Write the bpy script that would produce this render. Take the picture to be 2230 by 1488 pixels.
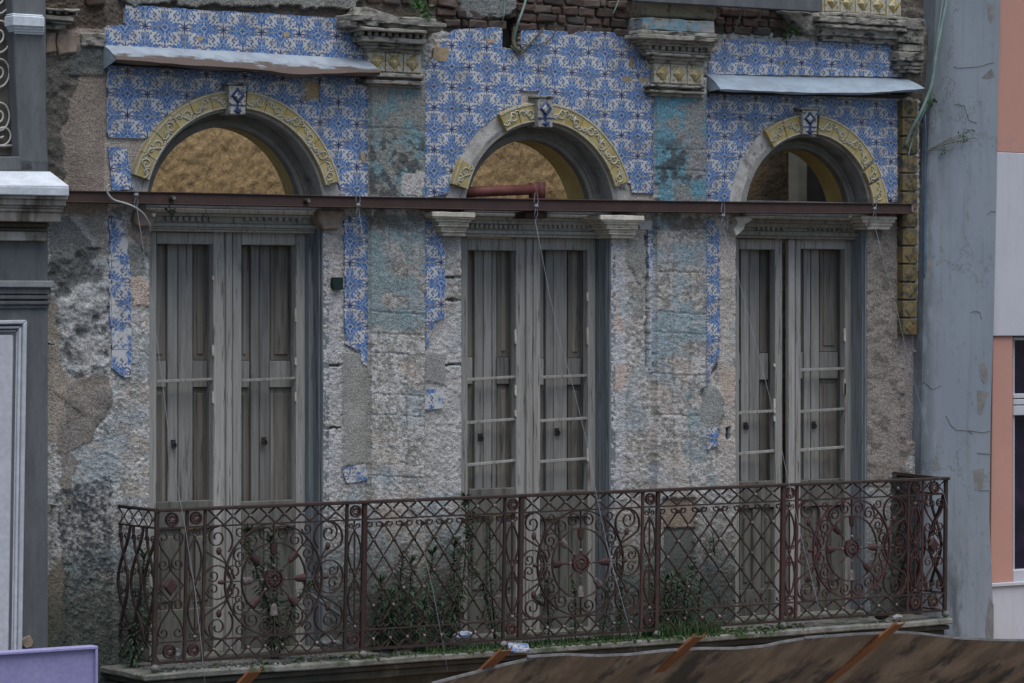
import bpy, bmesh, math, random
import numpy as np
from mathutils import Vector, noise as mnoise
from mathutils.geometry import tessellate_polygon

for o in list(bpy.data.objects): bpy.data.objects.remove(o)
SC = bpy.context.scene
COL = SC.collection
rnd = random.Random(7)

# ------------------------------------------------------------------ camera
F = 7100.0; YAW = math.radians(34.0); PITCH = math.radians(0.54); DIST = 22.25
CAMZ = 6.5
fw = Vector((math.sin(YAW)*math.cos(PITCH), math.cos(YAW)*math.cos(PITCH), -math.sin(PITCH)))
rt = Vector((math.cos(YAW), -math.sin(YAW), 0.0))
up = rt.cross(fw)
CAM = Vector((0, 0, CAMZ)) - Vector((fw.x, fw.y, 0)).normalized()*DIST
cd = bpy.data.cameras.new("camera"); cam = bpy.data.objects.new("camera", cd); COL.objects.link(cam)
cam.location = CAM
cam.rotation_euler = (math.pi/2-PITCH, 0, -YAW)
cd.sensor_width = 36.0; cd.lens = 36.0*F/2230.0
cd.clip_start = 0.5; cd.clip_end = 600.0
SC.camera = cam

# ------------------------------------------------------------------ light
SUN_EL, SUN_AZ = math.radians(70), math.radians(190)     # azimuth from +Y clockwise: light comes over the street
world = bpy.data.worlds.new("World"); SC.world = world; world.use_nodes = True
wn = world.node_tree; wn.nodes.clear()
wo = wn.nodes.new("ShaderNodeOutputWorld"); wb = wn.nodes.new("ShaderNodeBackground")
sk = wn.nodes.new("ShaderNodeTexSky"); sk.sky_type = 'NISHITA'; sk.sun_disc = False
sk.sun_elevation = SUN_EL; sk.sun_rotation = SUN_AZ; sk.air_density = 1.0; sk.dust_density = 2.2; sk.ozone_density = 1.0
wb.inputs[1].default_value = 0.062
wn.links.new(sk.outputs[0], wb.inputs[0]); wn.links.new(wb.outputs[0], wo.inputs[0])
sl = bpy.data.lights.new("sun", 'SUN'); sl.energy = 1.45; sl.angle = math.radians(55); sl.color = (0.97, 0.985, 1.0)
sun = bpy.data.objects.new("sun", sl); COL.objects.link(sun)
sdir = Vector((math.sin(SUN_AZ)*math.cos(SUN_EL), math.cos(SUN_AZ)*math.cos(SUN_EL), math.sin(SUN_EL)))
sun.rotation_euler = sdir.to_track_quat('Z', 'Y').to_euler(); sun.location = sdir*40
SC.render.engine = 'CYCLES'; SC.cycles.filter_width = 1.55
SC.view_settings.view_transform = 'Standard'
try: SC.view_settings.look = 'None'
except Exception: pass
SC.view_settings.gamma = 1.0; SC.view_settings.use_curve_mapping = False
SC.view_settings.exposure = 1.08

# ------------------------------------------------------------------ photo pixel -> wall
def W(u, v, dp=0.0, d=None):
    """Point of the place seen at photo pixel (u,v) on the plane dp metres in front of the facade; d: then moved square to the facade."""
    r = fw + rt*((u-1115.0)/F) - up*((v-744.0)/F)
    t = (-dp - CAM.y)/r.y
    p = CAM + r*t
    if d is not None: p.y = -d
    return p
def px(p):
    q = Vector(p) - CAM; z = q.dot(fw)
    return 1115.0+F*q.dot(rt)/z, 744.0-F*q.dot(up)/z
VPU, HV = 1115+F/math.tan(YAW), 744-F*math.tan(PITCH)
def hv(v, u0, u):                       # height in the photo of a level line through (u0,v)
    return v+(u-u0)*(HV-v)/(VPU-u0)
def scale(u): return (W(u, 600)-W(u, 700)).length/100.0   # metres per photo pixel, upright

# ------------------------------------------------------------------ noise arrays
_tab = np.random.RandomState(11).rand(256, 256)
def vn(x, y, s=0):
    x = x+s*17.31; y = y+s*9.77
    xi = np.floor(x).astype(int); yi = np.floor(y).astype(int); fx = x-xi; fy = y-yi
    fx = fx*fx*(3-2*fx); fy = fy*fy*(3-2*fy)
    a = _tab[xi & 255, yi & 255]; b = _tab[(xi+1) & 255, yi & 255]; c = _tab[xi & 255, (yi+1) & 255]; d = _tab[(xi+1) & 255, (yi+1) & 255]
    return (a*(1-fx)+b*fx)*(1-fy)+(c*(1-fx)+d*fx)*fy
def fbm(x, y, s=0, o=4):
    t = 0; a = 1; n = 0
    for k in range(o):
        t = t+a*vn(x*2**k, y*2**k, s+k*3); n += a; a *= 0.5
    return t/n
def inpoly(U, V, poly):
    r = np.zeros(U.shape, bool); n = len(poly)
    for i in range(n):
        x0, y0 = poly[i]; x1, y1 = poly[(i+1) % n]
        if y0 == y1: continue
        c = ((V < y0) != (V < y1)) & (U < (x1-x0)*(V-y0)/(y1-y0)+x0)
        r ^= c
    return r

# ------------------------------------------------------------------ node helpers
class NT:
    def __init__(s, name, rough=0.85):
        s.m = bpy.data.materials.new(name); s.m.use_nodes = True
        s.t = s.m.node_tree; s.t.nodes.clear()
        s.out = s.n("ShaderNodeOutputMaterial"); s.b = s.n("ShaderNodeBsdfPrincipled")
        s.l(s.b.outputs[0], s.out.inputs[0]); s.b.inputs["Roughness"].default_value = rough
        s.b.inputs["Specular IOR Level"].default_value = 0.25
    def n(s, t): return s.t.nodes.new(t)
    def l(s, a, b): s.t.links.new(a, b)
    def put(s, v, inp):
        if hasattr(v, "links") or hasattr(v, "is_linked"): s.l(v, inp)
        else: inp.default_value = v
    def M(s, op, a, b=None, c=None, clamp=False):
        k = s.n("ShaderNodeMath"); k.operation = op; k.use_clamp = clamp
        s.put(a, k.inputs[0])
        if b is not None: s.put(b, k.inputs[1])
        if c is not None: s.put(c, k.inputs[2])
        return k.outputs[0]
    def pos(s, sc=(1, 1, 1), off=(0, 0, 0)):
        g = s.n("ShaderNodeNewGeometry"); m = s.n("ShaderNodeMapping")
        m.inputs[3].default_value = sc; m.inputs[1].default_value = off
        s.l(g.outputs["Position"], m.inputs[0]); return m.outputs[0]
    def noise(s, scale, detail=4, rough=0.55, sc=(1, 1, 1), off=(0, 0, 0), vec=None):
        k = s.n("ShaderNodeTexNoise"); k.inputs["Scale"].default_value = scale; k.inputs["Detail"].default_value = detail
        k.inputs["Roughness"].default_value = rough
        s.l(vec if vec is not None else s.pos(sc, off), k.inputs["Vector"]); return k.outputs[0]
    def ss(s, v, lo, hi):
        k = s.n("ShaderNodeMapRange"); k.interpolation_type = 'SMOOTHSTEP'
        s.put(v, k.inputs[0]); s.put(lo, k.inputs[1]); s.put(hi, k.inputs[2]); return k.outputs[0]
    def mix(s, f, a, b, mode='MIX'):
        k = s.n("ShaderNodeMix"); k.data_type = 'RGBA'; k.blend_type = mode
        s.put(f, k.inputs[0])
        for v, i in ((a, 6), (b, 7)):
            if isinstance(v, tuple): k.inputs[i].default_value = (v[0], v[1], v[2], 1)
            else: s.l(v, k.inputs[i])
        return k.outputs[2]
    def bump(s, h, strength=0.5, dist=0.01):
        k = s.n("ShaderNodeBump"); k.inputs["Strength"].default_value = strength; k.inputs["Distance"].default_value = dist
        s.l(h, k.inputs["Height"]); s.l(k.outputs[0], s.b.inputs["Normal"])
    def col(s, c):
        if isinstance(c, tuple): s.b.inputs["Base Color"].default_value = (c[0], c[1], c[2], 1)
        else: s.l(c, s.b.inputs["Base Color"])
        return s.m
    def rand(s):
        return s.n("ShaderNodeObjectInfo").outputs["Random"]

def weathered(name, a, b, c=None, scale=9, streak=(1, 1, 1), rough=0.85, bump=0.4, bscale=60, bdist=0.004, lo=0.38, hi=0.62, clo=0.6, chi=0.72, cscale=4, rv=0.25, kf=0.5):
    """Two tones blended by noise, a third in patches, a little tone change from piece to piece."""
    t = NT(name, rough)
    n1 = t.noise(scale, 6, 0.6, streak)
    cc = t.mix(t.ss(n1, lo, hi), a, b)
    if c is not None:
        n2 = t.noise(cscale, 6, 0.65, streak, (3.1, 7.7, 1.3))
        cc = t.mix(t.ss(n2, clo, chi), cc, c)
    nf = t.noise(scale*9, 3, 0.6, streak, (1, 2, 3))
    k = t.M('MULTIPLY_ADD', nf, kf, 1-kf/2)
    k = t.M('MULTIPLY', k, t.M('MULTIPLY_ADD', t.rand(), rv, 1-rv/2))
    v = t.n("ShaderNodeVectorMath"); v.operation = 'SCALE'; t.l(cc, v.inputs[0]); t.l(k, v.inputs[3])
    t.col(v.outputs[0])
    if bump: t.bump(t.noise(bscale, 5, 0.65, streak, (5, 5, 5)), bump, bdist)
    return t.m

# ------------------------------------------------------------------ objects
ORG = {}
def tag(o, label=None, cat=None, group=None, kind=None):
    if label: o['label'] = label
    if cat: o['category'] = cat
    if group: o['group'] = group
    if kind: o['kind'] = kind
    return o
def thing(name, label, cat, loc, group=None):
    o = bpy.data.objects.new(name, None); COL.objects.link(o); o.location = loc; o.empty_display_size = 0.1
    ORG[o.name] = Vector(loc)
    return tag(o, label, cat, group, 'thing')
def place(name, me, loc, parent=None):
    o = bpy.data.objects.new(name, me); COL.objects.link(o)
    loc = Vector(loc); ORG[o.name] = loc.copy()
    if parent is not None:
        o.parent = parent; o.location = loc-ORG[parent.name]
    else: o.location = loc
    return o

class MB:
    def __init__(s): s.v = []; s.f = []; s.uv = None
    def add(s, vs, fs):
        k = len(s.v); s.v += [Vector(p) for p in vs]; s.f += [tuple(i+k for i in f) for f in fs]; return s
    def loft(s, a, b, caps=True):
        n = len(a); k = len(s.v); s.v += [Vector(p) for p in a]+[Vector(p) for p in b]
        for i in range(n):
            j = (i+1) % n; s.f.append((k+i, k+j, k+n+j, k+n+i))
        if caps:
            if n <= 4: s.f.append(tuple(k+i for i in range(n-1, -1, -1))); s.f.append(tuple(k+n+i for i in range(n)))
            else:
                for t in tessellate_polygon([[Vector((p[0], p[2] if abs(a[0][2]-a[1][2])+abs(a[1][2]-a[2][2]) > 1e-9 else p[1], 0)) for p in a]]):
                    s.f.append((k+t[0], k+t[1], k+t[2])); s.f.append((k+n+t[2], k+n+t[1], k+n+t[0]))
        return s
    def prism(s, poly, dF, dB):
        """poly in photo pixels on the plane dF in front of the facade, going back square to the facade to dB"""
        return s.loft([W(u, v, dF) for u, v in poly], [W(u, v, dF, dB) for u, v in poly])
    def lbox(s, u0, v0, u1, v1, dF, dB):
        """rectangle with level top and bottom lines; v0, v1 read at u0"""
        return s.prism([(u0, v0), (u1, hv(v0, u0, u1)), (u1, hv(v1, u0, u1)), (u0, v1)], dF, dB)
    def box(s, x0, x1, y0, y1, z0, z1):
        a = [(x0, y0, z0), (x1, y0, z0), (x1, y0, z1), (x0, y0, z1)]; b = [(x, y1, z) for x, _, z in a]
        return s.loft(a, b)
    def tube(s, pts, r, n=6, closed=False, flat=None, taper=None):
        """sweep; flat=(w,h): a flat bar, w across the wall normal"""
        pts = [Vector(p) for p in pts]; m = len(pts); rings = []
        for i, p in enumerate(pts):
            a = pts[(i-1) % m] if (closed or i > 0) else p; b = pts[(i+1) % m] if (closed or i < m-1) else p
            t = (b-a); t = t.normalized() if t.length > 1e-9 else Vector((0, 0, 1))
            ref = Vector((0, 1, 0)) if abs(t.y) < 0.9 else Vector((1, 0, 0))
            s1 = t.cross(ref).normalized(); s2 = t.cross(s1).normalized()
            k = 1.0 if taper is None else 1-(1-taper)*i/max(1, m-1)
            if flat:
                w, h = flat[0]*k, flat[1]*k
                rings.append([p+s1*h+s2*w, p-s1*h+s2*w, p-s1*h-s2*w, p+s1*h-s2*w])
            else: rings.append([p+(s1*math.cos(2*math.pi*j/n)+s2*math.sin(2*math.pi*j/n))*r*k for j in range(n)])
        k0 = len(s.v); q = len(rings[0])
        for rg in rings: s.v += rg
        for i in range(m if closed else m-1):
            for j in range(q):
                a = k0+i*q+j; b = k0+i*q+(j+1) % q; i2 = ((i+1) % m)
                c = k0+i2*q+(j+1) % q; d = k0+i2*q+j
                s.f.append((a, b, c, d))
        if not closed:
            s.f.append(tuple(k0+j for j in range(q-1, -1, -1))); s.f.append(tuple(k0+(m-1)*q+j for j in range(q)))
        return s
    def ball(s, c, r, n=6, m=4, sq=(1, 1, 1)):
        c = Vector(c); k = len(s.v); s.v.append(c+Vector((0, 0, r*sq[2])))
        for i in range(1, m):
            a = math.pi*i/m
            for j in range(n):
                b = 2*math.pi*j/n; s.v.append(c+Vector((r*sq[0]*math.sin(a)*math.cos(b), r*sq[1]*math.sin(a)*math.sin(b), r*sq[2]*math.cos(a))))
        s.v.append(c-Vector((0, 0, r*sq[2]))); e = len(s.v)-1
        for j in range(n):
            s.f.append((k, k+1+j, k+1+(j+1) % n)); s.f.append((e, e-n+(j+1) % n, e-n+j))
        for i in range(m-2):
            for j in range(n):
                a = k+1+i*n+j; b = k+1+i*n+(j+1) % n; s.f.append((a, a+n, b+n, b))
        return s
    def build(s, name, mat, parent=None, smooth=False, bevel=0, rough=0, cuts=0, freq=18, seed=0):
        c = Vector((0, 0, 0))
        for p in s.v: c += p
        c /= max(1, len(s.v))
        me = bpy.data.meshes.new(name)
        me.from_pydata([tuple(p-c) for p in s.v], [], s.f)
        if s.uv is not None:
            l = me.uv_layers.new(name="UVMap"); l.data.foreach_set("uv", np.array(s.uv, np.float32).ravel())
        bm = bmesh.new(); bm.from_mesh(me)
        bmesh.ops.recalc_face_normals(bm, faces=bm.faces)
        if bevel:
            ed = [e for e in bm.edges if len(e.link_faces) == 2 and e.calc_face_angle(0) > 0.5]
            bmesh.ops.bevel(bm, geom=ed, offset=bevel, segments=1, affect='EDGES', clamp_overlap=True)
        if cuts: 
            bmesh.ops.subdivide_edges(bm, edges=[e for e in bm.edges if e.calc_length() > cuts*1.5], cuts=1)
            for _ in range(3):
                ee = [e for e in bm.edges if e.calc_length() > cuts*2]
                if not ee: break
                bmesh.ops.subdivide_edges(bm, edges=ee, cuts=1)
            bmesh.ops.triangulate(bm, faces=[f for f in bm.faces if len(f.verts) > 4])
        if rough:
            for w in bm.verts:
                q = (w.co+c)*freq+Vector((seed, seed*2, 0))
                nn = mnoise.noise_vector(q)+mnoise.noise_vector(q*2.7)*0.5
                w.co += nn*rough
        bm.to_mesh(me); bm.free()
        if smooth: me.polygons.foreach_set("use_smooth", [True]*len(me.polygons))
        me.materials.append(mat)
        return place(name, me, c, parent)

# ------------------------------------------------------------------ materials
def wall_material():
    t = NT("rough_wall", 0.92)
    a = t.n("ShaderNodeVertexColor"); a.layer_name = "paint"
    n1 = t.noise(38, 5, 0.7); n2 = t.noise(115, 2, 0.5)
    k = t.M('MULTIPLY_ADD', n1, 0.9, 0.55); k = t.M('MULTIPLY', k, t.M('MULTIPLY_ADD', t.ss(n2, 0.30, 0.70), 0.75, 0.62))
    v = t.n("ShaderNodeVectorMath"); v.operation = 'SCALE'; t.l(a.outputs[0], v.inputs[0]); t.l(k, v.inputs[3])
    t.col(v.outputs[0])
    t.bump(t.M('ADD', n1, t.M('MULTIPLY', n2, 0.9)), 0.8, 0.009)
    return t.m

def tile_material():
    t = NT("blue_white_glaze", 0.32); M = t.M
    t.b.inputs["Specular IOR Level"].default_value = 0.45
    uv = t.n("ShaderNodeUVMap"); uv.uv_map = "UVMap"
    nz = t.n("ShaderNodeTexNoise"); nz.inputs["Scale"].default_value = 45; nz.inputs["Detail"].default_value = 2
    t.l(t.pos(), nz.inputs["Vector"])
    wob = t.n("ShaderNodeVectorMath"); wob.operation = 'MULTIPLY_ADD'
    t.l(nz.outputs[1], wob.inputs[0]); wob.inputs[1].default_value = (0.12, 0.12, 0); 
    off = t.n("ShaderNodeVectorMath"); off.operation = 'ADD'; off.inputs[1].default_value = (-0.06, -0.06, 0)
    t.l(uv.outputs[0], off.inputs[0]); t.l(off.outputs[0], wob.inputs[2])
    sp = t.n("ShaderNodeSeparateXYZ"); t.l(wob.outputs[0], sp.inputs[0]); u, v = sp.outputs[0], sp.outputs[1]
    far = M('GREATER_THAN', M('ADD', u, v), 1.0)
    inv = lambda x: M('ADD', M('MULTIPLY', x, M('SUBTRACT', 1.0, M('MULTIPLY', far, 2.0))), far)
    p, q = inv(u), inv(v)                                  # flower corner at (0,0)
    r = M('SQRT', M('ADD', M('MULTIPLY', p, p), M('MULTIPLY', q, q)))
    th = M('ARCTAN2', q, p)
    c2 = M('ABSOLUTE', M('COSINE', M('MULTIPLY', th, 2.0)))
    R = M('ADD', M('ADD', 0.415, M('MULTIPLY', M('POWER', c2, 1.7), 0.30)), M('ADD', M('MULTIPLY', M('COSINE', M('MULTIPLY', th, 8.0)), 0.03), M('MULTIPLY', M('COSINE', M('MULTIPLY', th, 20.0)), 0.095)))
    fl = t.ss(M('SUBTRACT', R, r), -0.015, 0.02)
    ax = M('MINIMUM', M('ABSOLUTE', p), M('ABSOLUTE', q))
    gap = t.ss(ax, 0.012, 0.03)                            # white line along the joints
    ring = t.ss(M('ABSOLUTE', M('SUBTRACT', M('ADD', p, q), 0.17)), 0.008, 0.028)
    vein = t.ss(M('ABSOLUTE', M('SUBTRACT', r, M('MULTIPLY_ADD', c2, 0.13, 0.27))), 0.01, 0.03)
    fl = M('MULTIPLY', M('MULTIPLY', fl, M('MAXIMUM', gap, M('LESS_THAN', r, 0.12))), M('MULTIPLY', ring, M('MULTIPLY_ADD', vein, 0.45, 0.55)))
    # small star at the other two corners
    low = M('GREATER_THAN', u, v)
    s = M('ADD', M('MULTIPLY', low, M('SUBTRACT', 1.0, u)), M('MULTIPLY', M('SUBTRACT', 1.0, low), u))
    w = M('ADD', M('MULTIPLY', low, v), M('MULTIPLY', M('SUBTRACT', 1.0, low), M('SUBTRACT', 1.0, v)))
    rho = M('SQRT', M('ADD', M('MULTIPLY', s, s), M('MULTIPLY', w, w)))
    ph = M('ARCTAN2', w, s)
    star = t.ss(M('SUBTRACT', M('MULTIPLY_ADD', M('ABSOLUTE', M('COSINE', M('MULTIPLY', ph, 4.0))), 0.17, 0.06), rho), -0.01, 0.02)
    dg = M('ABSOLUTE', M('SUBTRACT', s, w)); al = M('MULTIPLY', M('ADD', s, w), 0.5)
    spr = M('MULTIPLY', t.ss(dg, 0.30, 0.22), t.ss(al, 0.13, 0.17))
    vo = t.n('ShaderNodeTexVoronoi'); vo.inputs['Scale'].default_value = 9.0; t.l(uv.outputs[0], vo.inputs['Vector'])
    spr = M('MULTIPLY', M('MULTIPLY', spr, t.ss(r, 0.50, 0.55)), t.ss(vo.outputs['Distance'], 0.50, 0.38))
    leafy = t.n('ShaderNodeTexVoronoi'); leafy.feature = 'DISTANCE_TO_EDGE'; leafy.inputs['Scale'].default_value = 6.5; t.l(uv.outputs[0], leafy.inputs['Vector'])
    fl = M('MULTIPLY', fl, M('MULTIPLY_ADD', t.ss(leafy.outputs['Distance'], 0.01, 0.07), 0.55, 0.45))
    thin = M('MULTIPLY', M('MAXIMUM', star, M('MULTIPLY', spr, 0.9)), M('SUBTRACT', 1.0, fl))
    n1 = t.noise(60, 3, 0.6); n2 = t.noise(7, 4, 0.6); n3 = t.noise(22, 5, 0.7, off=(4, 4, 4))
    white = t.mix(t.ss(n2, 0.35, 0.7), (0.47, 0.475, 0.47), (0.385, 0.37, 0.34))
    blue = t.mix(t.ss(n1, 0.35, 0.65), (0.020, 0.078, 0.245), (0.055, 0.155, 0.35))
    c = t.mix(fl, white, blue)
    c = t.mix(thin, c, (0.035, 0.055, 0.155))
    c = t.mix(t.ss(n3, 0.70, 0.74), c, (0.36, 0.27, 0.17))     # chipped glaze shows the clay
    c = t.mix(M('MULTIPLY', t.ss(n2, 0.50, 0.75), 0.30), c, (0.14, 0.13, 0.12))   # grime
    k = M('MULTIPLY_ADD', t.rand(), 0.22, 0.89)
    sc = t.n("ShaderNodeVectorMath"); sc.operation = 'SCALE'; t.l(c, sc.inputs[0]); t.l(k, sc.inputs[3])
    t.col(sc.outputs[0])
    t.b.inputs["Roughness"].default_value = 0.4
    t.bump(n1, 0.12, 0.003)
    return t.m

def worn_tile_material():
    """the same tiles where the glaze has mostly gone"""
    m = tile_material(); m.name = "worn_blue_white_glaze"; nt = m.node_tree
    b = [n for n in nt.nodes if n.type == 'BSDF_PRINCIPLED'][0]
    src = b.inputs["Base Color"].links[0].from_socket
    g = nt.nodes.new("ShaderNodeNewGeometry"); nz = nt.nodes.new("ShaderNodeTexNoise"); nz.inputs["Scale"].default_value = 11; nz.inputs["Detail"].default_value = 7; nz.inputs["Roughness"].default_value = 0.7
    nt.links.new(g.outputs["Position"], nz.inputs["Vector"])
    mr = nt.nodes.new("ShaderNodeMapRange"); mr.inputs[1].default_value = 0.50; mr.inputs[2].default_value = 0.57
    nt.links.new(nz.outputs[0], mr.inputs[0])
    mx = nt.nodes.new("ShaderNodeMix"); mx.data_type = 'RGBA'
    nt.links.new(mr.outputs[0], mx.inputs[0]); nt.links.new(src, mx.inputs[6]); mx.inputs[7].default_value = (0.47, 0.47, 0.46, 1)
    nt.links.new(mx.outputs[2], b.inputs["Base Color"])
    b.inputs["Roughness"].default_value = 0.7
    return m

def diamond_material():
    t = NT("yellow_relief_glaze", 0.4); M = t.M
    n1 = t.noise(55, 4, 0.65); n2 = t.noise(14, 5, 0.65)
    c = t.mix(t.ss(n1, 0.53, 0.58), (0.40, 0.385, 0.32), (0.30, 0.20, 0.045))
    c = t.mix(t.ss(n1, 0.60, 0.66), c, (0.10, 0.085, 0.055))
    c = t.mix(M('MULTIPLY', t.ss(n2, 0.55, 0.7), 0.7), c, (0.10, 0.085, 0.06))
    t.bump(n1, 0.5, 0.006)
    t.col(c); return t.m

m_wall = wall_material()
m_tile = tile_material(); m_worn = worn_tile_material()
m_diam = diamond_material()
m_yel = weathered("yellow_glaze", (0.34, 0.255, 0.085), (0.36, 0.305, 0.165), (0.20, 0.16, 0.09), 25, rough=0.4, bump=0.25, lo=0.4, hi=0.6, clo=0.6, chi=0.75, cscale=16)
m_yeldirty = weathered("dirty_yellow_glaze", (0.165, 0.115, 0.038), (0.12, 0.105, 0.07), (0.045, 0.045, 0.04), 28, rough=0.6, bump=0.5, clo=0.5, chi=0.62, cscale=20)
m_relief = weathered("white_relief_glaze", (0.43, 0.415, 0.35), (0.34, 0.32, 0.24), None, 40, rough=0.45, bump=0.2)
m_navy = weathered("navy_relief_glaze", (0.02, 0.035, 0.10), (0.04, 0.06, 0.14), None, 40, rough=0.4, bump=0.2)
m_spot = weathered("spotted_relief_glaze", (0.34, 0.33, 0.295), (0.05, 0.055, 0.085), None, 60, rough=0.45, bump=0.4, lo=0.52, hi=0.60)
m_stone = weathered("grimy_moulding", (0.20, 0.185, 0.155), (0.29, 0.275, 0.24), (0.055, 0.055, 0.05), 14, (1, 1, 2.2), bump=0.7, bscale=45, bdist=0.010, clo=0.5, chi=0.62, cscale=11)
m_stone_tq = weathered("turquoise_grimy_moulding", (0.27, 0.27, 0.26), (0.13, 0.24, 0.29), (0.15, 0.12, 0.075), 10, (1, 1, 1.6), bump=0.7, bscale=45, bdist=0.010, clo=0.5, chi=0.64, cscale=13)
m_cream = weathered("cream_capital_plaster", (0.58, 0.545, 0.475), (0.43, 0.39, 0.32), (0.16, 0.14, 0.115), 12, bump=0.6, bscale=50, bdist=0.006, clo=0.58, chi=0.72, cscale=14)
m_ringpl = weathered("bare_arch_plaster", (0.40, 0.385, 0.36), (0.30, 0.285, 0.265), (0.14, 0.135, 0.125), 14, bump=0.7, bscale=55, bdist=0.008, clo=0.56, chi=0.7, cscale=11)
m_reveal = weathered("grey_arch_plaster", (0.22, 0.21, 0.195), (0.28, 0.265, 0.245), (0.10, 0.098, 0.092), 7, bump=0.5, clo=0.5, chi=0.7)
m_darkwood = weathered("dark_arch_wood", (0.115, 0.108, 0.095), (0.15, 0.14, 0.12), (0.065, 0.06, 0.055), 10, bump=0.4)
m_wood = weathered("weathered_door_paint", (0.318, 0.308, 0.285), (0.258, 0.247, 0.224), (0.125, 0.113, 0.097), 3, (14, 14, 0.7), kf=0.22, bump=0.5, bscale=26, bdist=0.004, clo=0.575, chi=0.64, cscale=5)
m_shut = weathered("weathered_shutter_wood", (0.20, 0.185, 0.16), (0.158, 0.143, 0.121), (0.068, 0.059, 0.049), 2.6, (16, 16, 0.9), kf=0.25, bump=0.6, bscale=30, bdist=0.004, clo=0.52, chi=0.72, cscale=2.6, rv=0.6)
m_board = weathered("pale_shutter_board", (0.25, 0.244, 0.228), (0.195, 0.188, 0.172), (0.078, 0.07, 0.06), 2.6, (16, 16, 0.9), kf=0.25, bump=0.6, bscale=30, bdist=0.004, clo=0.54, chi=0.72, cscale=2.6, rv=0.6)
m_kick = weathered("dirty_shaded_kick_paint", (0.135, 0.130, 0.112), (0.098, 0.096, 0.082), (0.048, 0.052, 0.038), 5, (5, 5, 0.7), bump=0.5, bscale=30, clo=0.5, chi=0.68, cscale=3)  # splash dirt, darkened further for the deep shade behind the railing
m_headboard = weathered("blue_grey_head_board", (0.14, 0.155, 0.17), (0.10, 0.11, 0.12), (0.05, 0.05, 0.05), 6, bump=0.3)
m_jamb = weathered("blue_grey_jamb_paint", (0.15, 0.172, 0.19), (0.195, 0.205, 0.21), (0.08, 0.085, 0.088), 5, (8, 8, 0.35), bump=0.5, bscale=26, clo=0.5, chi=0.66, cscale=6)
m_void = weathered("painted_dark_void", (0.03, 0.028, 0.025), (0.02, 0.02, 0.02), None, 5, bump=0)  # near-black colour stands for the unlit gap; the wall core uses it too
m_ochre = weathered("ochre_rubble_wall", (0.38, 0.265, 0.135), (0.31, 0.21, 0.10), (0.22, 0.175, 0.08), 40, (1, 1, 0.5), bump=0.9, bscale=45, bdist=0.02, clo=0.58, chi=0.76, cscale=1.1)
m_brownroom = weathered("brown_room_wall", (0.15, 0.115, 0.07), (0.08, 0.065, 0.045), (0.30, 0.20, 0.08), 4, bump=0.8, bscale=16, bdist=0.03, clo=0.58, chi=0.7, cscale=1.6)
m_yelplast = weathered("yellow_inner_plaster", (0.44, 0.33, 0.13), (0.38, 0.27, 0.10), (0.28, 0.20, 0.09), 4, bump=0.3)
m_post = weathered("grey_green_post_paint", (0.27, 0.27, 0.22), (0.22, 0.22, 0.18), None, 6, bump=0.2)
m_brick = weathered("old_red_brick", (0.080, 0.050, 0.040), (0.066, 0.051, 0.043), (0.062, 0.058, 0.051), 16, bump=0.7, bscale=70, bdist=0.006, clo=0.5, chi=0.66, cscale=9, rv=0.8)
m_rust = weathered("rusty_iron", (0.032, 0.022, 0.020), (0.046, 0.029, 0.023), (0.075, 0.063, 0.058), 30, rough=0.75, bump=0.5, bscale=150, bdist=0.002, clo=0.6, chi=0.75, cscale=25, rv=0.5)
m_redrust = weathered("red_primer_iron", (0.062, 0.027, 0.026), (0.045, 0.026, 0.023), (0.095, 0.065, 0.063), 30, rough=0.7, bump=0.4, bscale=150, bdist=0.002, clo=0.58, chi=0.72, cscale=25, rv=0.5)
m_boss = weathered("pale_iron_rivet", (0.16, 0.135, 0.13), (0.09, 0.065, 0.06), None, 40, rough=0.6, bump=0.2, rv=0.9)
m_beam = weathered("brown_steel", (0.058, 0.034, 0.029), (0.047, 0.029, 0.025), (0.085, 0.046, 0.032), 8, rough=0.7, bump=0.3, bscale=120, clo=0.6, chi=0.75)
m_pipe = weathered("red_oxide_pipe", (0.13, 0.045, 0.04), (0.10, 0.035, 0.03), (0.20, 0.13, 0.11), 12, rough=0.6, bump=0.2, clo=0.62, chi=0.72)
m_galv = weathered("galvanised_wire", (0.20, 0.22, 0.245), (0.15, 0.165, 0.185), None, 30, rough=0.5, bump=0)
m_cable = weathered("pale_green_cable", (0.19, 0.26, 0.23), (0.14, 0.20, 0.18), None, 10, rough=0.6, bump=0)
m_cord = weathered("dusty_white_cord", (0.30, 0.31, 0.30), (0.24, 0.25, 0.24), None, 30, rough=0.8, bump=0)
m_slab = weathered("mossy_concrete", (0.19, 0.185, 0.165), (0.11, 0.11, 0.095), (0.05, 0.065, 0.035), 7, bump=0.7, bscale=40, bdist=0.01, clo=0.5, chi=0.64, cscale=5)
m_slabdk = weathered("dark_slab_moulding", (0.065, 0.065, 0.05), (0.045, 0.045, 0.038), (0.10, 0.10, 0.075), 8, (1, 1, 0.5), bump=0.6, bscale=40, clo=0.58, chi=0.7)  # darker tone for the mouldings under the slab edge
m_fan = weathered("stained_fan_board", (0.52, 0.36, 0.245), (0.33, 0.225, 0.155), (0.14, 0.11, 0.09), 3.0, (1.6, 0.5, 0.8), bump=0.4, bscale=40, lo=0.36, hi=0.58, clo=0.50, chi=0.62, cscale=2.6)
m_fanedge = weathered("fan_board_edge", (0.22, 0.215, 0.21), (0.15, 0.145, 0.14), None, 12, bump=0.3)
m_orange = weathered("orange_primer_steel", (0.46, 0.19, 0.075), (0.38, 0.15, 0.065), (0.20, 0.10, 0.055), 6, rough=0.6, bump=0.2, clo=0.6, chi=0.75)
m_lilac = weathered("lilac_sign_paint", (0.275, 0.255, 0.44), (0.255, 0.235, 0.42), None, 5, rough=0.5, bump=0.05)
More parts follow.
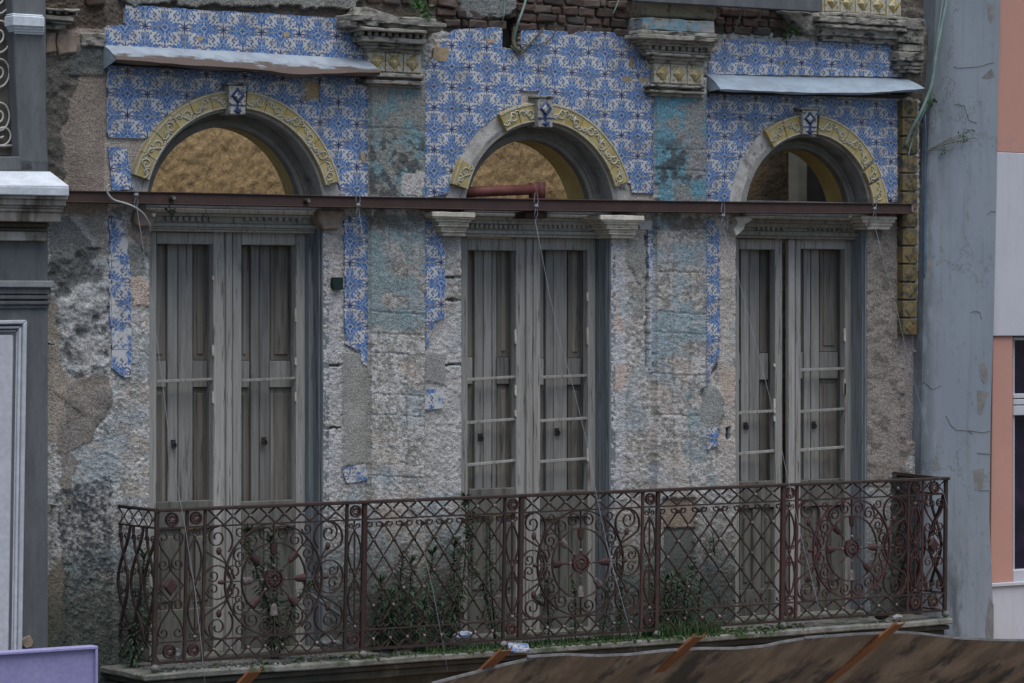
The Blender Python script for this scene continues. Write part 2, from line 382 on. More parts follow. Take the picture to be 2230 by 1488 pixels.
m_greyb = weathered("grey_building_paint", (0.118, 0.123, 0.128), (0.088, 0.093, 0.097), (0.15, 0.16, 0.17), 3, (2.5, 2.5, 0.5), bump=0.25, bscale=120, clo=0.68, chi=0.82)
m_greyrec = weathered("brown_grey_recess_paint", (0.095, 0.085, 0.07), (0.08, 0.072, 0.06), None, 4, bump=0.2)
m_ledge = weathered("white_ledge_paint", (0.52, 0.56, 0.60), (0.44, 0.47, 0.50), (0.22, 0.215, 0.20), 7, bump=0.3, clo=0.62, chi=0.76)
m_ledgest = weathered("stained_ledge_paint", (0.36, 0.34, 0.31), (0.25, 0.22, 0.18), (0.10, 0.085, 0.07), 5, (1.6, 1, 0.5), bump=0.4, clo=0.5, chi=0.68)
m_white = weathered("lavender_white_paint", (0.49, 0.50, 0.535), (0.44, 0.45, 0.485), (0.34, 0.35, 0.38), 3, bump=0.15, clo=0.66, chi=0.82)
m_whiteiron = weathered("white_painted_iron", (0.50, 0.49, 0.46), (0.40, 0.38, 0.35), (0.18, 0.15, 0.12), 20, rough=0.55, bump=0.2, clo=0.62, chi=0.74)
m_zinc = weathered("grey_zinc_sheet", (0.27, 0.33, 0.385), (0.22, 0.265, 0.31), (0.13, 0.15, 0.17), 5, (1, 1, 2.5), rough=0.55, bump=0.25, bscale=40, clo=0.64, chi=0.78)
m_grass = weathered("green_leaf", (0.028, 0.060, 0.020), (0.045, 0.085, 0.028), None, 9, rough=0.7, bump=0, rv=0.6)
m_fern = weathered("dull_spiky_leaf", (0.038, 0.070, 0.036), (0.055, 0.085, 0.05), (0.07, 0.085, 0.03), 9, rough=0.7, bump=0, rv=0.5)
m_stem = weathered("plant_stem", (0.07, 0.075, 0.05), (0.09, 0.085, 0.06), None, 20, bump=0)
m_pebble = weathered("pale_rubble", (0.33, 0.33, 0.315), (0.19, 0.185, 0.17), (0.15, 0.15, 0.14), 30, bump=0.4, rv=0.7)
m_beige = weathered("beige_weathered_render", (0.26, 0.23, 0.165), (0.20, 0.18, 0.135), (0.10, 0.095, 0.08), 16, bump=0.9, bscale=60, bdist=0.01, clo=0.54, chi=0.66, cscale=14)
m_clay = weathered("bare_tile_clay", (0.36, 0.28, 0.17), (0.28, 0.21, 0.13), None, 40, bump=0.5)
m_darkgreen = weathered("dark_green_plate", (0.008, 0.022, 0.018), (0.010, 0.026, 0.022), None, 10, rough=0.5, bump=0)
m_iron = weathered("black_iron", (0.025, 0.024, 0.023), (0.04, 0.036, 0.033), None, 40, rough=0.6, bump=0.2)

def peeled_sheet():
    t = NT("peeling_grey_sheet", 0.6)
    n1 = t.noise(4.5, 8, 0.72, (0.8, 1, 5.0)); n2 = t.noise(9, 3)
    at = t.n("ShaderNodeVertexColor"); at.layer_name = "wear"
    sp = t.n("ShaderNodeSeparateColor"); t.l(at.outputs[0], sp.inputs[0])
    f = t.M('ADD', n1, t.M('MULTIPLY_ADD', sp.outputs[0], 0.60, -0.37))
    c = t.mix(t.ss(n2, .35, .65), (0.27, 0.31, 0.35), (0.21, 0.24, 0.275))
    c = t.mix(t.ss(f, 0.50, 0.60), c, (0.085, 0.062, 0.052))
    t.bump(f, 0.3, 0.004); return t.col(c)
m_peel = peeled_sheet()

def cracked_paint(name, a, b, under, edge=0.7, stain=None):
    t = NT(name, 0.8); M = t.M
    n1 = t.noise(2.2, 5, 0.6, (1, 1, 0.7)); n2 = t.noise(26, 4, 0.6, (1, 1, 0.5)); n3 = t.noise(4.2, 7, 0.72, (1, 1, 1), (9, 2, 4))
    c = t.mix(t.ss(n1, 0.35, 0.65), a, b)
    c = t.mix(M('MULTIPLY', t.ss(n2, 0.58, 0.72), 0.35), c, under)
    c = t.mix(t.ss(n3, edge, edge+0.015), c, under)
    vv = t.n("ShaderNodeTexVoronoi"); vv.feature = 'DISTANCE_TO_EDGE'; vv.inputs["Scale"].default_value = 1.6
    dv = t.n("ShaderNodeVectorMath"); dv.operation = 'MULTIPLY_ADD'
    nn = t.n("ShaderNodeTexNoise"); nn.inputs["Scale"].default_value = 3.5; nn.inputs["Detail"].default_value = 6; nn.inputs["Roughness"].default_value = 0.7; t.l(t.pos(), nn.inputs["Vector"])
    t.l(nn.outputs[1], dv.inputs[0]); dv.inputs[1].default_value = (0.7, 0.7, 0.7); t.l(t.pos(), dv.inputs[2]); t.l(dv.outputs[0], vv.inputs["Vector"])
    crack = M('MULTIPLY', t.ss(vv.outputs["Distance"], 0.012, 0.003), t.ss(t.noise(0.9, 3, 0.5, off=(3, 1, 8)), 0.52, 0.62))
    c = t.mix(M('MULTIPLY', crack, 0.75), c, under)
    n5 = t.noise(3, 5, 0.65, (5, 5, 0.35), (2, 8, 5)); c = t.mix(M('MULTIPLY', t.ss(n5, 0.48, 0.75), 0.35), c, under)
    if stain:
        (x0, x1), (xb, zb, wx, wz) = stain
        sp = t.n("ShaderNodeSeparateXYZ"); t.l(t.pos(), sp.inputs[0]); X, Z = sp.outputs[0], sp.outputs[2]
        ns = t.noise(5, 6, 0.68, (1, 1, 0.4)); nw = M('MULTIPLY_ADD', ns, 0.5, -0.25)
        edge_m = t.ss(M('ADD', X, nw), x1, x0)
        low = M('MULTIPLY', t.ss(M('ADD', X, M('MULTIPLY', nw, 1.4)), xb+wx, xb), t.ss(M('ADD', Z, M('MULTIPLY', nw, 3.0)), zb+wz, zb))
        up = M('MULTIPLY', t.ss(M('ADD', X, nw), x1+.25, x1), t.ss(M('ADD', Z, M('MULTIPLY', nw, 3.0)), zb+2.6, zb+3.6))
        mk = M('MULTIPLY', M('MAXIMUM', M('MAXIMUM', M('MULTIPLY', edge_m, 0.8), low), M('MULTIPLY', up, .55)), t.ss(ns, 0.25, 0.6))
        c = t.mix(M('MULTIPLY', mk, 0.85), c, (0.05, 0.053, 0.055))
    t.bump(M('SUBTRACT', n2, crack), 0.25, 0.004)
    return t.col(c)
m_bluewall = cracked_paint("blue_grey_wall_paint", (0.225, 0.255, 0.285), (0.20, 0.23, 0.258), (0.095, 0.10, 0.105), 0.69, ((W(2016, 700, .13).x, W(2042, 700, .13).x), (W(2080, 1200, .13).x, W(2040, 1290, .13).z, .22, .55)))
m_pink = cracked_paint("salmon_wall_paint", (0.46, 0.245, 0.195), (0.44, 0.235, 0.185), (0.36, 0.22, 0.18), 0.80)
m_offwhite = cracked_paint("off_white_wall_paint", (0.47, 0.47, 0.50), (0.44, 0.44, 0.47), (0.36, 0.36, 0.36), 0.80)
def glass_mat():
    t = NT("dark_window_glass", 0.08); t.b.inputs["Specular IOR Level"].default_value = 0.5
    n = t.noise(1.3, 4, 0.6); return t.col(t.mix(t.ss(n, 0.4, 0.65), (0.008, 0.008, 0.016), (0.035, 0.02, 0.045)))
m_glass = glass_mat()
m_street = weathered("street_asphalt", (0.09, 0.088, 0.085), (0.07, 0.069, 0.067), None, 2, bump=0.3)

# ------------------------------------------------------------------ ground
g = MB(); g.box(-300, 300, -300, 300, -0.5, 0.0)
tag(g.build("ground", m_street), kind='structure')

# ------------------------------------------------------------------ the facade
FA = thing("old_townhouse", "crumbling townhouse facade of blue and white tiles round three arched doorways", "building", (W(1100, 700).x, 0, 0))

ARCH = []
for (cu, cv, Ro, Ri, Rf) in ((512, 465, 267, 225, 190), (1174, 470, 245, 201, 166), (1757, 472, 222, 177, 150)):
    c = W(cu, cv); s = scale(cu); ARCH.append(dict(c=c, ro=Ro*s, ri=Ri*s, rf=Rf*s, u=cu, v=cv))
DOOR = [dict(l=328, r=703), dict(l=1007, r=1329), dict(l=1603, r=1886)]
def arc(a, r, a0, a1, n, y=0.0):
    return [Vector((a['c'].x+r*math.cos(t), y, a['c'].z+r*math.sin(t))) for t in [math.radians(a0+(a1-a0)*i/n) for i in range(n+1)]]

def build_wall():
    st = 2.4
    us = np.arange(92, 2046, st); vs = np.arange(-45, 1530, st)
    U, V = np.meshgrid(us, vs); nu, nv = len(us), len(vs)
    # positions on the facade plane
    fw_, rt_, up_, C = np.array(fw), np.array(rt), np.array(up), np.array(CAM)
    D = fw_[None, None]+rt_[None, None]*((U-1115)/F)[..., None]-up_[None, None]*((V-744)/F)[..., None]
    P = C+D*((0-C[1])/D[..., 1])[..., None]
    n_big = fbm(U/90, V/90, 1, 5); n_mid = fbm(U/26, V/26, 2, 4); n_fin = fbm(U/6.0, V/5.6, 3, 2); n_gr = vn(U/3.4, V/3.4, 5)
    wu = U+(fbm(U/22, V/22, 8, 4)-0.5)*26; wv = V+(fbm(U/22, V/22, 9, 4)-0.5)*26
    wu2 = U+(fbm(U/9, V/9, 12, 3)-0.5)*7; wv2 = V+(fbm(U/9, V/9, 13, 3)-0.5)*7
    c = lambda *a: np.array(a)
    def lerp(a, b, t): t = np.clip(t, 0, 1)[..., None]; return a*(1-t)+b*t
    ss = lambda x, a, b: (lambda t: t*t*(3-2*t))(np.clip((x-a)/(b-a), 0, 1))
    # general roughcast
    H = (n_fin-0.5)*0.0075+(n_gr-0.5)*0.006+(n_mid-0.5)*0.004
    col = lerp(c(.25, .234, .208), c(.468, .452, .43), ss(n_mid*0.35+n_fin*0.65+(n_gr-.5)*.25, 0.36, 0.64))
    spk = fbm(U/14, V/14, 21, 4)
    col = lerp(col, c(.09, .092, .09), ss(spk, 0.60, 0.74)*0.45)
    bl = fbm(U/60, V/60, 23, 4)
    col = lerp(col, c(.25, .31, .34), ss(bl, 0.50, 0.72)*0.5)
    col = lerp(col, c(.42, .34, .28), ss(fbm(U/50, V/50, 27, 4), 0.54, 0.74)*0.45)
    def zone(poly, cc, dh=None, soft=True, mixf=1.0, amp=None, vary=0.12, hard=False):
        nonlocal H, col
        m = inpoly(U, V, poly) if hard else inpoly(wu, wv, poly) if soft else inpoly(wu2, wv2, poly)
        k = (1+(n_mid-0.5)*vary*4+(n_big-0.5)*vary*3)[..., None]
        cc = np.array(cc) if not callable(cc) else cc()
        col = np.where(m[..., None], col*(1-mixf)+cc*k*mixf, col)
        if amp is not None: H = np.where(m, (H)*amp, H)
        if dh is not None: H = np.where(m, H+dh, H)
        return m
    R = lambda a, b, x, y: [(a, b), (x, b), (x, y), (a, y)]
    # top: broken brickwork bed, grey render
    zone(R(92, -60, 2046, 75), (.105, .088, .07), -0.015, True, 1.0, 1.3)
    zone([(250, -60), (780, -60), (770, 22), (600, 12), (262, 8)], (.20, .195, .175), 0.03, True, 1.0, .5)
    zone([(1000, -50), (1150, -50), (1110, 35), (1010, 40)], (.17, .175, .165), 0.02, True, 1.0, .5)
    zone(R(92, -60, 232, 70), (.085, .066, .05), 0.0, True, 1.0, 1.6)
    # strip beside the grey building
    zone(R(92, 62, 236, 470), (.225, .185, .155), 0.0, False, 1.0, .55)
    m = zone([(92, 110), (150, 130), (190, 100), (232, 120), (232, 165), (190, 150), (150, 215), (135, 330), (150, 420), (110, 420), (92, 300)], (.085, .082, .072), None, True, .85)
    H = np.where(m, H+(n_mid-0.5)*0.05, H)
    zone(R(150, 95, 232, 165), (.10, .11, .105), 0.012, False, .8, .5)
    zone([(135, 470), (236, 465), (236, 560), (190, 560), (150, 520)], (.25, .23, .21), None, True, .8)
    m = zone([(106, 470), (180, 470), (236, 600), (245, 700), (240, 830), (150, 800), (125, 640), (106, 600)], (.37, .375, .37), None, True, .6)
    big = inpoly(wu, wv, [(92, 540), (236, 540), (242, 960), (92, 820)])
    chunk = fbm(U/33, V/33, 31, 5)
    H = np.where(big, H+(chunk-0.5)*0.085, H); 
    col = np.where(big[..., None], lerp(col, c(.075, .075, .07), ss(0.47-chunk, 0.0, 0.13)*0.75), col)
    zone([(106, 480), (150, 470), (200, 540), (190, 600), (140, 640), (106, 600)], (.105, .108, .10), None, True, .75)
    zone([(180, 825), (235, 818), (248, 850), (238, 900), (200, 960), (150, 990), (125, 985), (128, 900), (150, 830)], (.185, .16, .135), 0.005, True, .85, .35)
    zone([(99, 640), (124, 650), (130, 800), (150, 830), (128, 960), (99, 960)], (.29, .245, .20), 0.005, True, .9, .3)
    zone([(99, 1260), (138, 1200), (146, 1300), (140, 1420), (99, 1420)], (.21, .165, .125), 0.005, True, .9, .3)
    zone([(135, 985), (165, 990), (160, 1090), (140, 1110)], (.20, .175, .15), 0.005, True, .8, .3)
    m = inpoly(wu, wv, [(125, 1070), (240, 1040), (250, 1500), (105, 1500), (140, 1300)])
    col = np.where(m[..., None], lerp(col*.62, c(.055, .062, .07), ss(n_fin*.6+n_mid*.4, .60, .40)*.85), col)
    H = np.where(m, H*1.35, H)
    # between tile strip and first door
    zone([(285, 470), (345, 470), (342, 520), (330, 560), (288, 520)], (.20, .165, .135), 0.01, True, .9, .7)
    zone([(278, 540), (322, 535), (320, 610), (284, 600)], (.16, .165, .15), None, True, .8)
    zone([(286, 600), (323, 602), (322, 668), (288, 668)], (.43, .34, .28), 0.006, True, .95, .3)
    # right of first door
    zone([(700, 470), (745, 470), (742, 520), (720, 560), (704, 500)], (.34, .28, .22), None, True, .7)
    zone([(703, 500), (742, 500), (742, 560), (706, 555)], (.30, .29, .275), 0.004, True, .8, .3)
    m = inpoly(wu2, wv2, R(700, 560, 744, 1080)); col = np.where(m[..., None], col*.55+c(.42, .41, .415)*.45, col)
    zone([(744, 765), (790, 772), (800, 800), (800, 1010), (744, 1015)], (.265, .26, .235), 0.010, False, 1.0, .12)
    # pilaster shafts stand 5 cm proud
    for (a, b, v0, v1) in ((800, 918, 150, 1500), (1421, 1531, 170, 1500), (1962, 2012, 60, 1500)):
        m = inpoly(U, V, R(a, v0, b, v1)); H = np.where(m, H*0.75+0.05, H)
    # bed marks of lost tiles on the shafts
    for (a, b, o, w) in ((800, 918, 800, 39.5), (1421, 1531, 1421, 36.7)):
        m = inpoly(U, V, R(a, 185, b, 1060)); sv = (V-190+(a-U)*0.045)
        g1 = np.abs(((U-o+(vn(U/20, V/20, 44)-.5)*5) % w)-w/2) > w/2-1.9; g2 = np.abs((sv+(vn(U/25, V/25, 41)-.5)*4) % 44.5-22.2) > 20.9
        pr = vn(np.floor((sv+3)/44.5)*3.7+.5, 0*U+a, 47) > .58
        H = np.where(m & g1, H-0.003, H); g2 = g2 & pr; H = np.where(m & g2, H-0.006, H)
        col = np.where((m & (g1 | g2))[..., None], col*.80, col)
    m = inpoly(U, V, R(800, 182, 918, 430)); tq = fbm(U/35, V/35, 51, 4)
    col = np.where(m[..., None], lerp(c(.215, .215, .195), c(.15, .225, .245), ss(tq, .44, .62)), col)
    col = np.where(m[..., None], lerp(col, c(.06, .06, .06), ss(fbm(U/12, V/12, 52, 3), .50, .62)*ss(V, 230, 330)*.8), col)
    m = inpoly(wu, wv, R(870, 375, 918, 425)); col = np.where(m[..., None], c(.40, .38, .36), col)
    m = inpoly(U, V, R(1421, 205, 1531, 450))
    col = np.where(m[..., None], lerp(c(.20, .21, .205), c(.115, .235, .285), ss(tq, .36, .52)), col)
    col = np.where(m[..., None], lerp(col, c(.055, .055, .055), ss(fbm(U/11, V/11, 53, 3)-np.abs(U-1465)/260, .34, .46)*ss(V, 285, 330)*ss(V, 420, 385)*.85), col)
    m = inpoly(wu, wv, R(1490, 300, 1531, 385)); col = np.where(m[..., None], col*.3+c(.22, .215, .21)*.7, col)
    m = inpoly(U, V, R(800, 470, 918, 720)); col = np.where(m[..., None], lerp(col*.82, c(.19, .26, .27), ss(tq, .42, .58)*.75), col)
    m = inpoly(U, V, R(1415, 470, 1531, 780)); col = np.where(m[..., None], lerp(col*.9, c(.20, .285, .32), ss(tq, .46, .60)*.6), col)
    m = inpoly(wu, wv, R(1485, 840, 1531, 1010)); col = np.where(m[..., None], lerp(col, c(.17, .235, .25), ss(tq, .38, .58)*.6), col)
    for (a, b) in ((800, 918), (1421, 1531)):
        m = inpoly(U, V, R(a, 450, b, 500)); col = np.where(m[..., None], lerp(col, c(.12, .105, .09), ss(n_mid, .6, .35)*.8), col)
    # between the doors
    zone([(960, 480), (1006, 480), (1006, 560), (964, 560)], (.25, .24, .23), None, True, .7)
    m = inpoly(wu, wv, R(918, 680, 1006, 1080)); col = np.where(m[..., None], col*.55+c(.45, .43, .42)*.45, col)
    zone([(923, 768), (968, 768), (968, 838), (925, 832)], (.26, .255, .245), 0.008, False, .95, .12)
    for (v0) in (604, 654, 795):
        m = inpoly(wu2, wv2, R(968, v0-2.5, 1006, v0+2.5)); H = np.where(m, H-0.03, H); col = np.where(m[..., None], col*.4, col)
    for (v0) in (796, 932):
        m = inpoly(wu2, wv2, R(703, v0-2.5, 742, v0+2.5)); H = np.where(m, H-0.03, H); col = np.where(m[..., None], col*.4, col)
    m = inpoly(wu2, wv2, R(1329, 520, 1362, 1080)); col = np.where(m[..., None], lerp(col, c(.46, .46, .49), .45+0*U), col)
    zone([(1333, 640), (1350, 640), (1352, 720), (1335, 720)], (.45, .34, .28), None, True, .7)
    zone([(1332, 795), (1362, 800), (1360, 850), (1334, 860)], (.45, .35, .29), None, True, .8, .5)
    zone([(1368, 512), (1405, 516), (1406, 600), (1392, 612), (1370, 590)], (.255, .25, .225), 0.014, True, 1.0, .12)
    zone([(1372, 615), (1400, 620), (1398, 690), (1376, 680)], (.21, .20, .18), 0.004, True, .8, .3)
    m = inpoly(wu2, wv2, R(1406, 510, 1411, 800)); H = np.where(m, H-0.03, H); col = np.where(m[..., None], col*.55, col)
    m = inpoly(wu2, wv2, R(1412, 520, 1420, 810)); H = np.where(m, H+0.012, H); col = np.where(m[..., None], col*.5+c(.42, .46, .52)*.5, col)
    # beside the third door
    m = inpoly(wu, wv, R(1564, 500, 1603, 1060)); col = np.where(m[..., None], col*.45+c(.42, .37, .33)*.55, col)
    zone([(1566, 515), (1602, 515), (1602, 605), (1568, 610)], (.44, .385, .345), 0.006, True, .9, .35)
    zone([(1566, 790), (1603, 800), (1602, 880), (1570, 870)], (.42, .33, .27), None, True, .8, .5)
    zone([(1520, 845), (1560, 842), (1572, 870), (1568, 930), (1530, 935), (1518, 900)], (.255, .26, .245), 0.014, True, 1.0, .1)
    zone([(1545, 790), (1562, 792), (1560, 808), (1540, 815)], (.055, .03, .03), -0.02, False, .9)
    m = inpoly(wu2, wv2, [(1581, 932), (1590, 930), (1591, 946), (1586, 962), (1582, 958)]); H = np.where(m, H-0.07, H); col = np.where(m[..., None], c(.02, .02, .02), col)
    # brown grey render on the far side, mouldy corner
    zone([(1886, 470), (1966, 470), (1975, 720), (1985, 960), (1950, 1060), (1886, 1060)], (.235, .205, .18), 0.006, False, 1.0, .62)
    m = inpoly(U, V, R(1886, 470, 1985, 1060)); col = np.where(m[..., None], lerp(col, c(.115, .10, .088), ss(fbm(U/18, V/13, 61, 4), .54, .68)*.75), col)
    zone([(1958, 715), (1992, 715), (1994, 960), (1962, 960)], (.235, .21, .20), None, True, .9, .4)
    m = inpoly(wu2, wv2, [(1992, 60), (2046, 60), (2046, 1340), (2000, 1340), (1988, 900), (1992, 700)])
    col = np.where(m[..., None], lerp(c(.035, .04, .042), c(.10, .095, .085), ss(n_mid, .5, .66)), col)
    m = inpoly(wu, wv, R(1940, 20, 2046, 215)); col = np.where(m[..., None], lerp(c(.085, .075, .062), c(.17, .15, .125), ss(n_mid, .45, .62)), col)
    m = inpoly(wu2, wv2, R(1940, 1030, 2046, 1400)); col = np.where(m[..., None], lerp(c(.035, .036, .038), c(.10, .10, .10), ss(n_mid, .5, .65)), col)
    zone([(1880, 1070), (1935, 1070), (1938, 1330), (1884, 1340)], (.36, .355, .34), None, True, .8)
    # lower wall behind the balcony: patches
    zone([(1436, 1085), (1508, 1085), (1508, 1155), (1436, 1160)], (.31, .235, .175), 0.008, False, .9, .4)
    zone([(1436, 1150), (1506, 1148), (1506, 1260), (1440, 1265)], (.13, .135, .13), 0.012, False, .95, .12)
    # lime of lost tiles round the arches
    for (poly, cc) in (([(228, 300), (330, 300), (320, 420), (228, 420)], (.33, .285, .24)), ([(1128, 195), (1172, 198), (1172, 245), (1128, 250)], (.40, .36, .33)),
                       ([(668, 180), (702, 184), (700, 215), (668, 213)], (.40, .28, .14)), ([(945, 98), (985, 98), (985, 138), (945, 138)], (.38, .30, .19)),
                       ([(1345, 380), (1425, 400), (1425, 450), (1330, 450)], (.36, .315, .28)), ([(690, 400), (745, 405), (745, 450), (690, 440)], (.33, .27, .22)),
                       ([(1090, 60), (1131, 62), (1131, 106), (1090, 104)], (.075, .05, .035))):
        zone(poly, cc, None, False, .9, .5)
    m = inpoly(wu2, wv2, R(1091, 38, 1131, 104)); H = np.where(m, H-0.10, H); col = np.where(m[..., None], c(.06, .04, .03), col)
    # damp and algae low down, with the shade behind the railing painted in
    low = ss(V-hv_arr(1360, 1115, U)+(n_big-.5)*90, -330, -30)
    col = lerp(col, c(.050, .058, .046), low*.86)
    col = np.clip(col, 0.01, 0.8)
    Y = -(H)
    P2 = P.copy(); P2[..., 1] = Y
    # openings
    keep = np.ones((nv, nu), bool)
    for a, d in zip(ARCH, DOOR):
        m = (U > d['l']-1) & (U < d['r']+1) & (V > a['v']-4) & (V < hv_arr(1400, 1115, U))
        dx = P[..., 0]-a['c'].x; dz = P[..., 2]-a['c'].z
        m |= (dx*dx+dz*dz < (a['ri']+0.015)**2) & (dz > -0.02)
        keep &= ~m
    # join holes in the far upper corner nowhere else
    idx = np.arange(nv*nu).reshape(nv, nu)
    kf = keep[:-1, :-1] | keep[1:, :-1] | keep[:-1, 1:] | keep[1:, 1:]
    kf = keep[:-1, :-1] & keep[1:, :-1] & keep[:-1, 1:] & keep[1:, 1:]
    q = np.stack([idx[:-1, :-1], idx[1:, :-1], idx[1:, 1:], idx[:-1, 1:]], -1)[kf]
    used = np.zeros(nv*nu, bool); used[q.ravel()] = True; remap = np.cumsum(used)-1
    pts = P2.reshape(-1, 3)[used]; q = remap[q]; cc = col.reshape(-1, 3)[used]
    me = bpy.data.meshes.new("wall"); me.vertices.add(len(pts)); me.vertices.foreach_set("co", (pts-np.array(ORG[FA.name])).astype(np.float32).ravel())
    me.loops.add(q.size); me.loops.foreach_set("vertex_index", q.ravel().astype(np.int32))
    me.polygons.add(len(q)); me.polygons.foreach_set("loop_start", (np.arange(len(q))*4).astype(np.int32)); me.polygons.foreach_set("loop_total", np.full(len(q), 4, np.int32))
    me.update(calc_edges=True)
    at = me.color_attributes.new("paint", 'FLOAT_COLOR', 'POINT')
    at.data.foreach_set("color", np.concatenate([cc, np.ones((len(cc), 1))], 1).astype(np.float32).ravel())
    me.polygons.foreach_set("use_smooth", [True]*len(me.polygons))
    me.materials.append(m_wall)
    o = bpy.data.objects.new("wall", me); COL.objects.link(o); o.parent = FA; ORG["wall"] = ORG[FA.name].copy()
    # body of the wall behind the skin, to the sides and below (gives the wall its thickness)
    b = MB(); x0, x1 = W(60, 700).x, W(2046, 700).x; zt, zb = W(1100, -60).z, W(1100, 1400).z
    edges = [x0]
    for d in DOOR: edges += [W(d['l']-6, 900).x, W(d['r']+6, 900).x]
    edges.append(x1)
    for i in range(0, len(edges), 2): b.box(edges[i], edges[i+1], 0.09, 0.52, zb, ARCH[0]['c'].z-0.02)
    b.box(x0, x1, 0.09, 0.52, 0.0, zb-0.005)
    b.build("wall_core", m_void, FA)
    # spandrels over the arches, cut to the arch line
    zs = [a['c'].z for a in ARCH]
    cx = [x0]+[(ARCH[0]['c'].x+ARCH[1]['c'].x)/2, (ARCH[1]['c'].x+ARCH[2]['c'].x)/2]+[x1]
    for i, a in enumerate(ARCH):
        b = MB(); z0 = ARCH[0]['c'].z-0.015
        pl = arc(a, a['ri']+0.05, 0, 180, 20)
        poly = [(cx[i+1], z0), (cx[i+1], zt), (cx[i], zt), (cx[i], z0)]+[(p.x, max(p.z, z0+.001)) for p in reversed(pl)]
        b.loft([(x, 0.092, z) for x, z in poly], [(x, 0.52, z) for x, z in poly])
        b.build("wall_core", m_void, FA)
def hv_arr(v, u0, U): return v+(U-u0)*(HV-v)/(VPU-u0)
build_wall()

# ------------------------------------------------------------------ bricks laid bare along the top
br = random.Random(3)
def bricks(u0, u1, rows, skip):
    for v, hgt in rows:
        u = u0+br.uniform(-20, 5)
        while u < u1:
            wd = br.uniform(34, 46) if br.random() > .25 else br.uniform(16, 22)
            vv = hv(v, 1115, u)
            if not skip(u+wd/2, vv+hgt/2) and u+wd < u1+12:
                d = br.uniform(0.0, 0.024); j = lambda: br.uniform(-2.4, 2.4)
                m = MB(); m.prism([(u+j(), vv+j()), (u+wd-3+j(), hv(vv, u, u+wd)+j()), (u+wd-3+j(), hv(vv+hgt-3, u, u+wd)+j()), (u+j(), vv+hgt-3+j())], d, -0.09)
                m.build("brick", m_brick, FA, bevel=0.010, cuts=0.035, rough=0.010, freq=22, seed=u)
            u += wd
rows = [(-34+i*20.5, 20.5) for i in range(5)]
bricks(775, 1386, rows, lambda u, v: (770 < u < 965 and v > 12) or v > hv(66, 1115, u) or (u < 965 and v > 30) or (1088 < u < 1134 and v > 36) or (995 < u < 1110 and v < 22))
bricks(1578, 1770, rows+[(71, 17)], lambda u, v: v > 83 or v < 14 or v > 25+(1752-u)*1.1 and u > 1690 or (u > 1700 and v < 30))
bricks(165, 262, [(v, h) for v, h in rows if v > -40], lambda u, v: v < 2 or v > 48 or u < 175 and v < 45)

# ------------------------------------------------------------------ blue and white tiles
TS = 0.141; DT = 0.016
def clip(poly, a, b):                    # keep the part of poly to the inner side of the line a-b
    out = []; n = len(poly)
    sd = lambda p: (b[0]-a[0])*(p[1]-a[1])-(b[1]-a[1])*(p[0]-a[0])
    for i in range(n):
        p, q = poly[i], poly[(i+1) % n]; sp, sq = sd(p), sd(q)
        if sp >= 0: out.append(p)
        if (sp >= 0) != (sq >= 0):
            t = sp/(sp-sq); out.append((p[0]+(q[0]-p[0])*t, p[1]+(q[1]-p[1])*t))
    return out
def area(p): return 0.5*sum(p[i][0]*p[(i+1) % len(p)][1]-p[(i+1) % len(p)][0]*p[i][1] for i in range(len(p)))
TILES = []; tr = random.Random(5)
full_mesh = {}
def tile_piece(poly, x0, z0, i, j, ang, worn, whole):
    TILES.append((abs(area(poly)), poly, x0, z0, i, j, worn, whole))
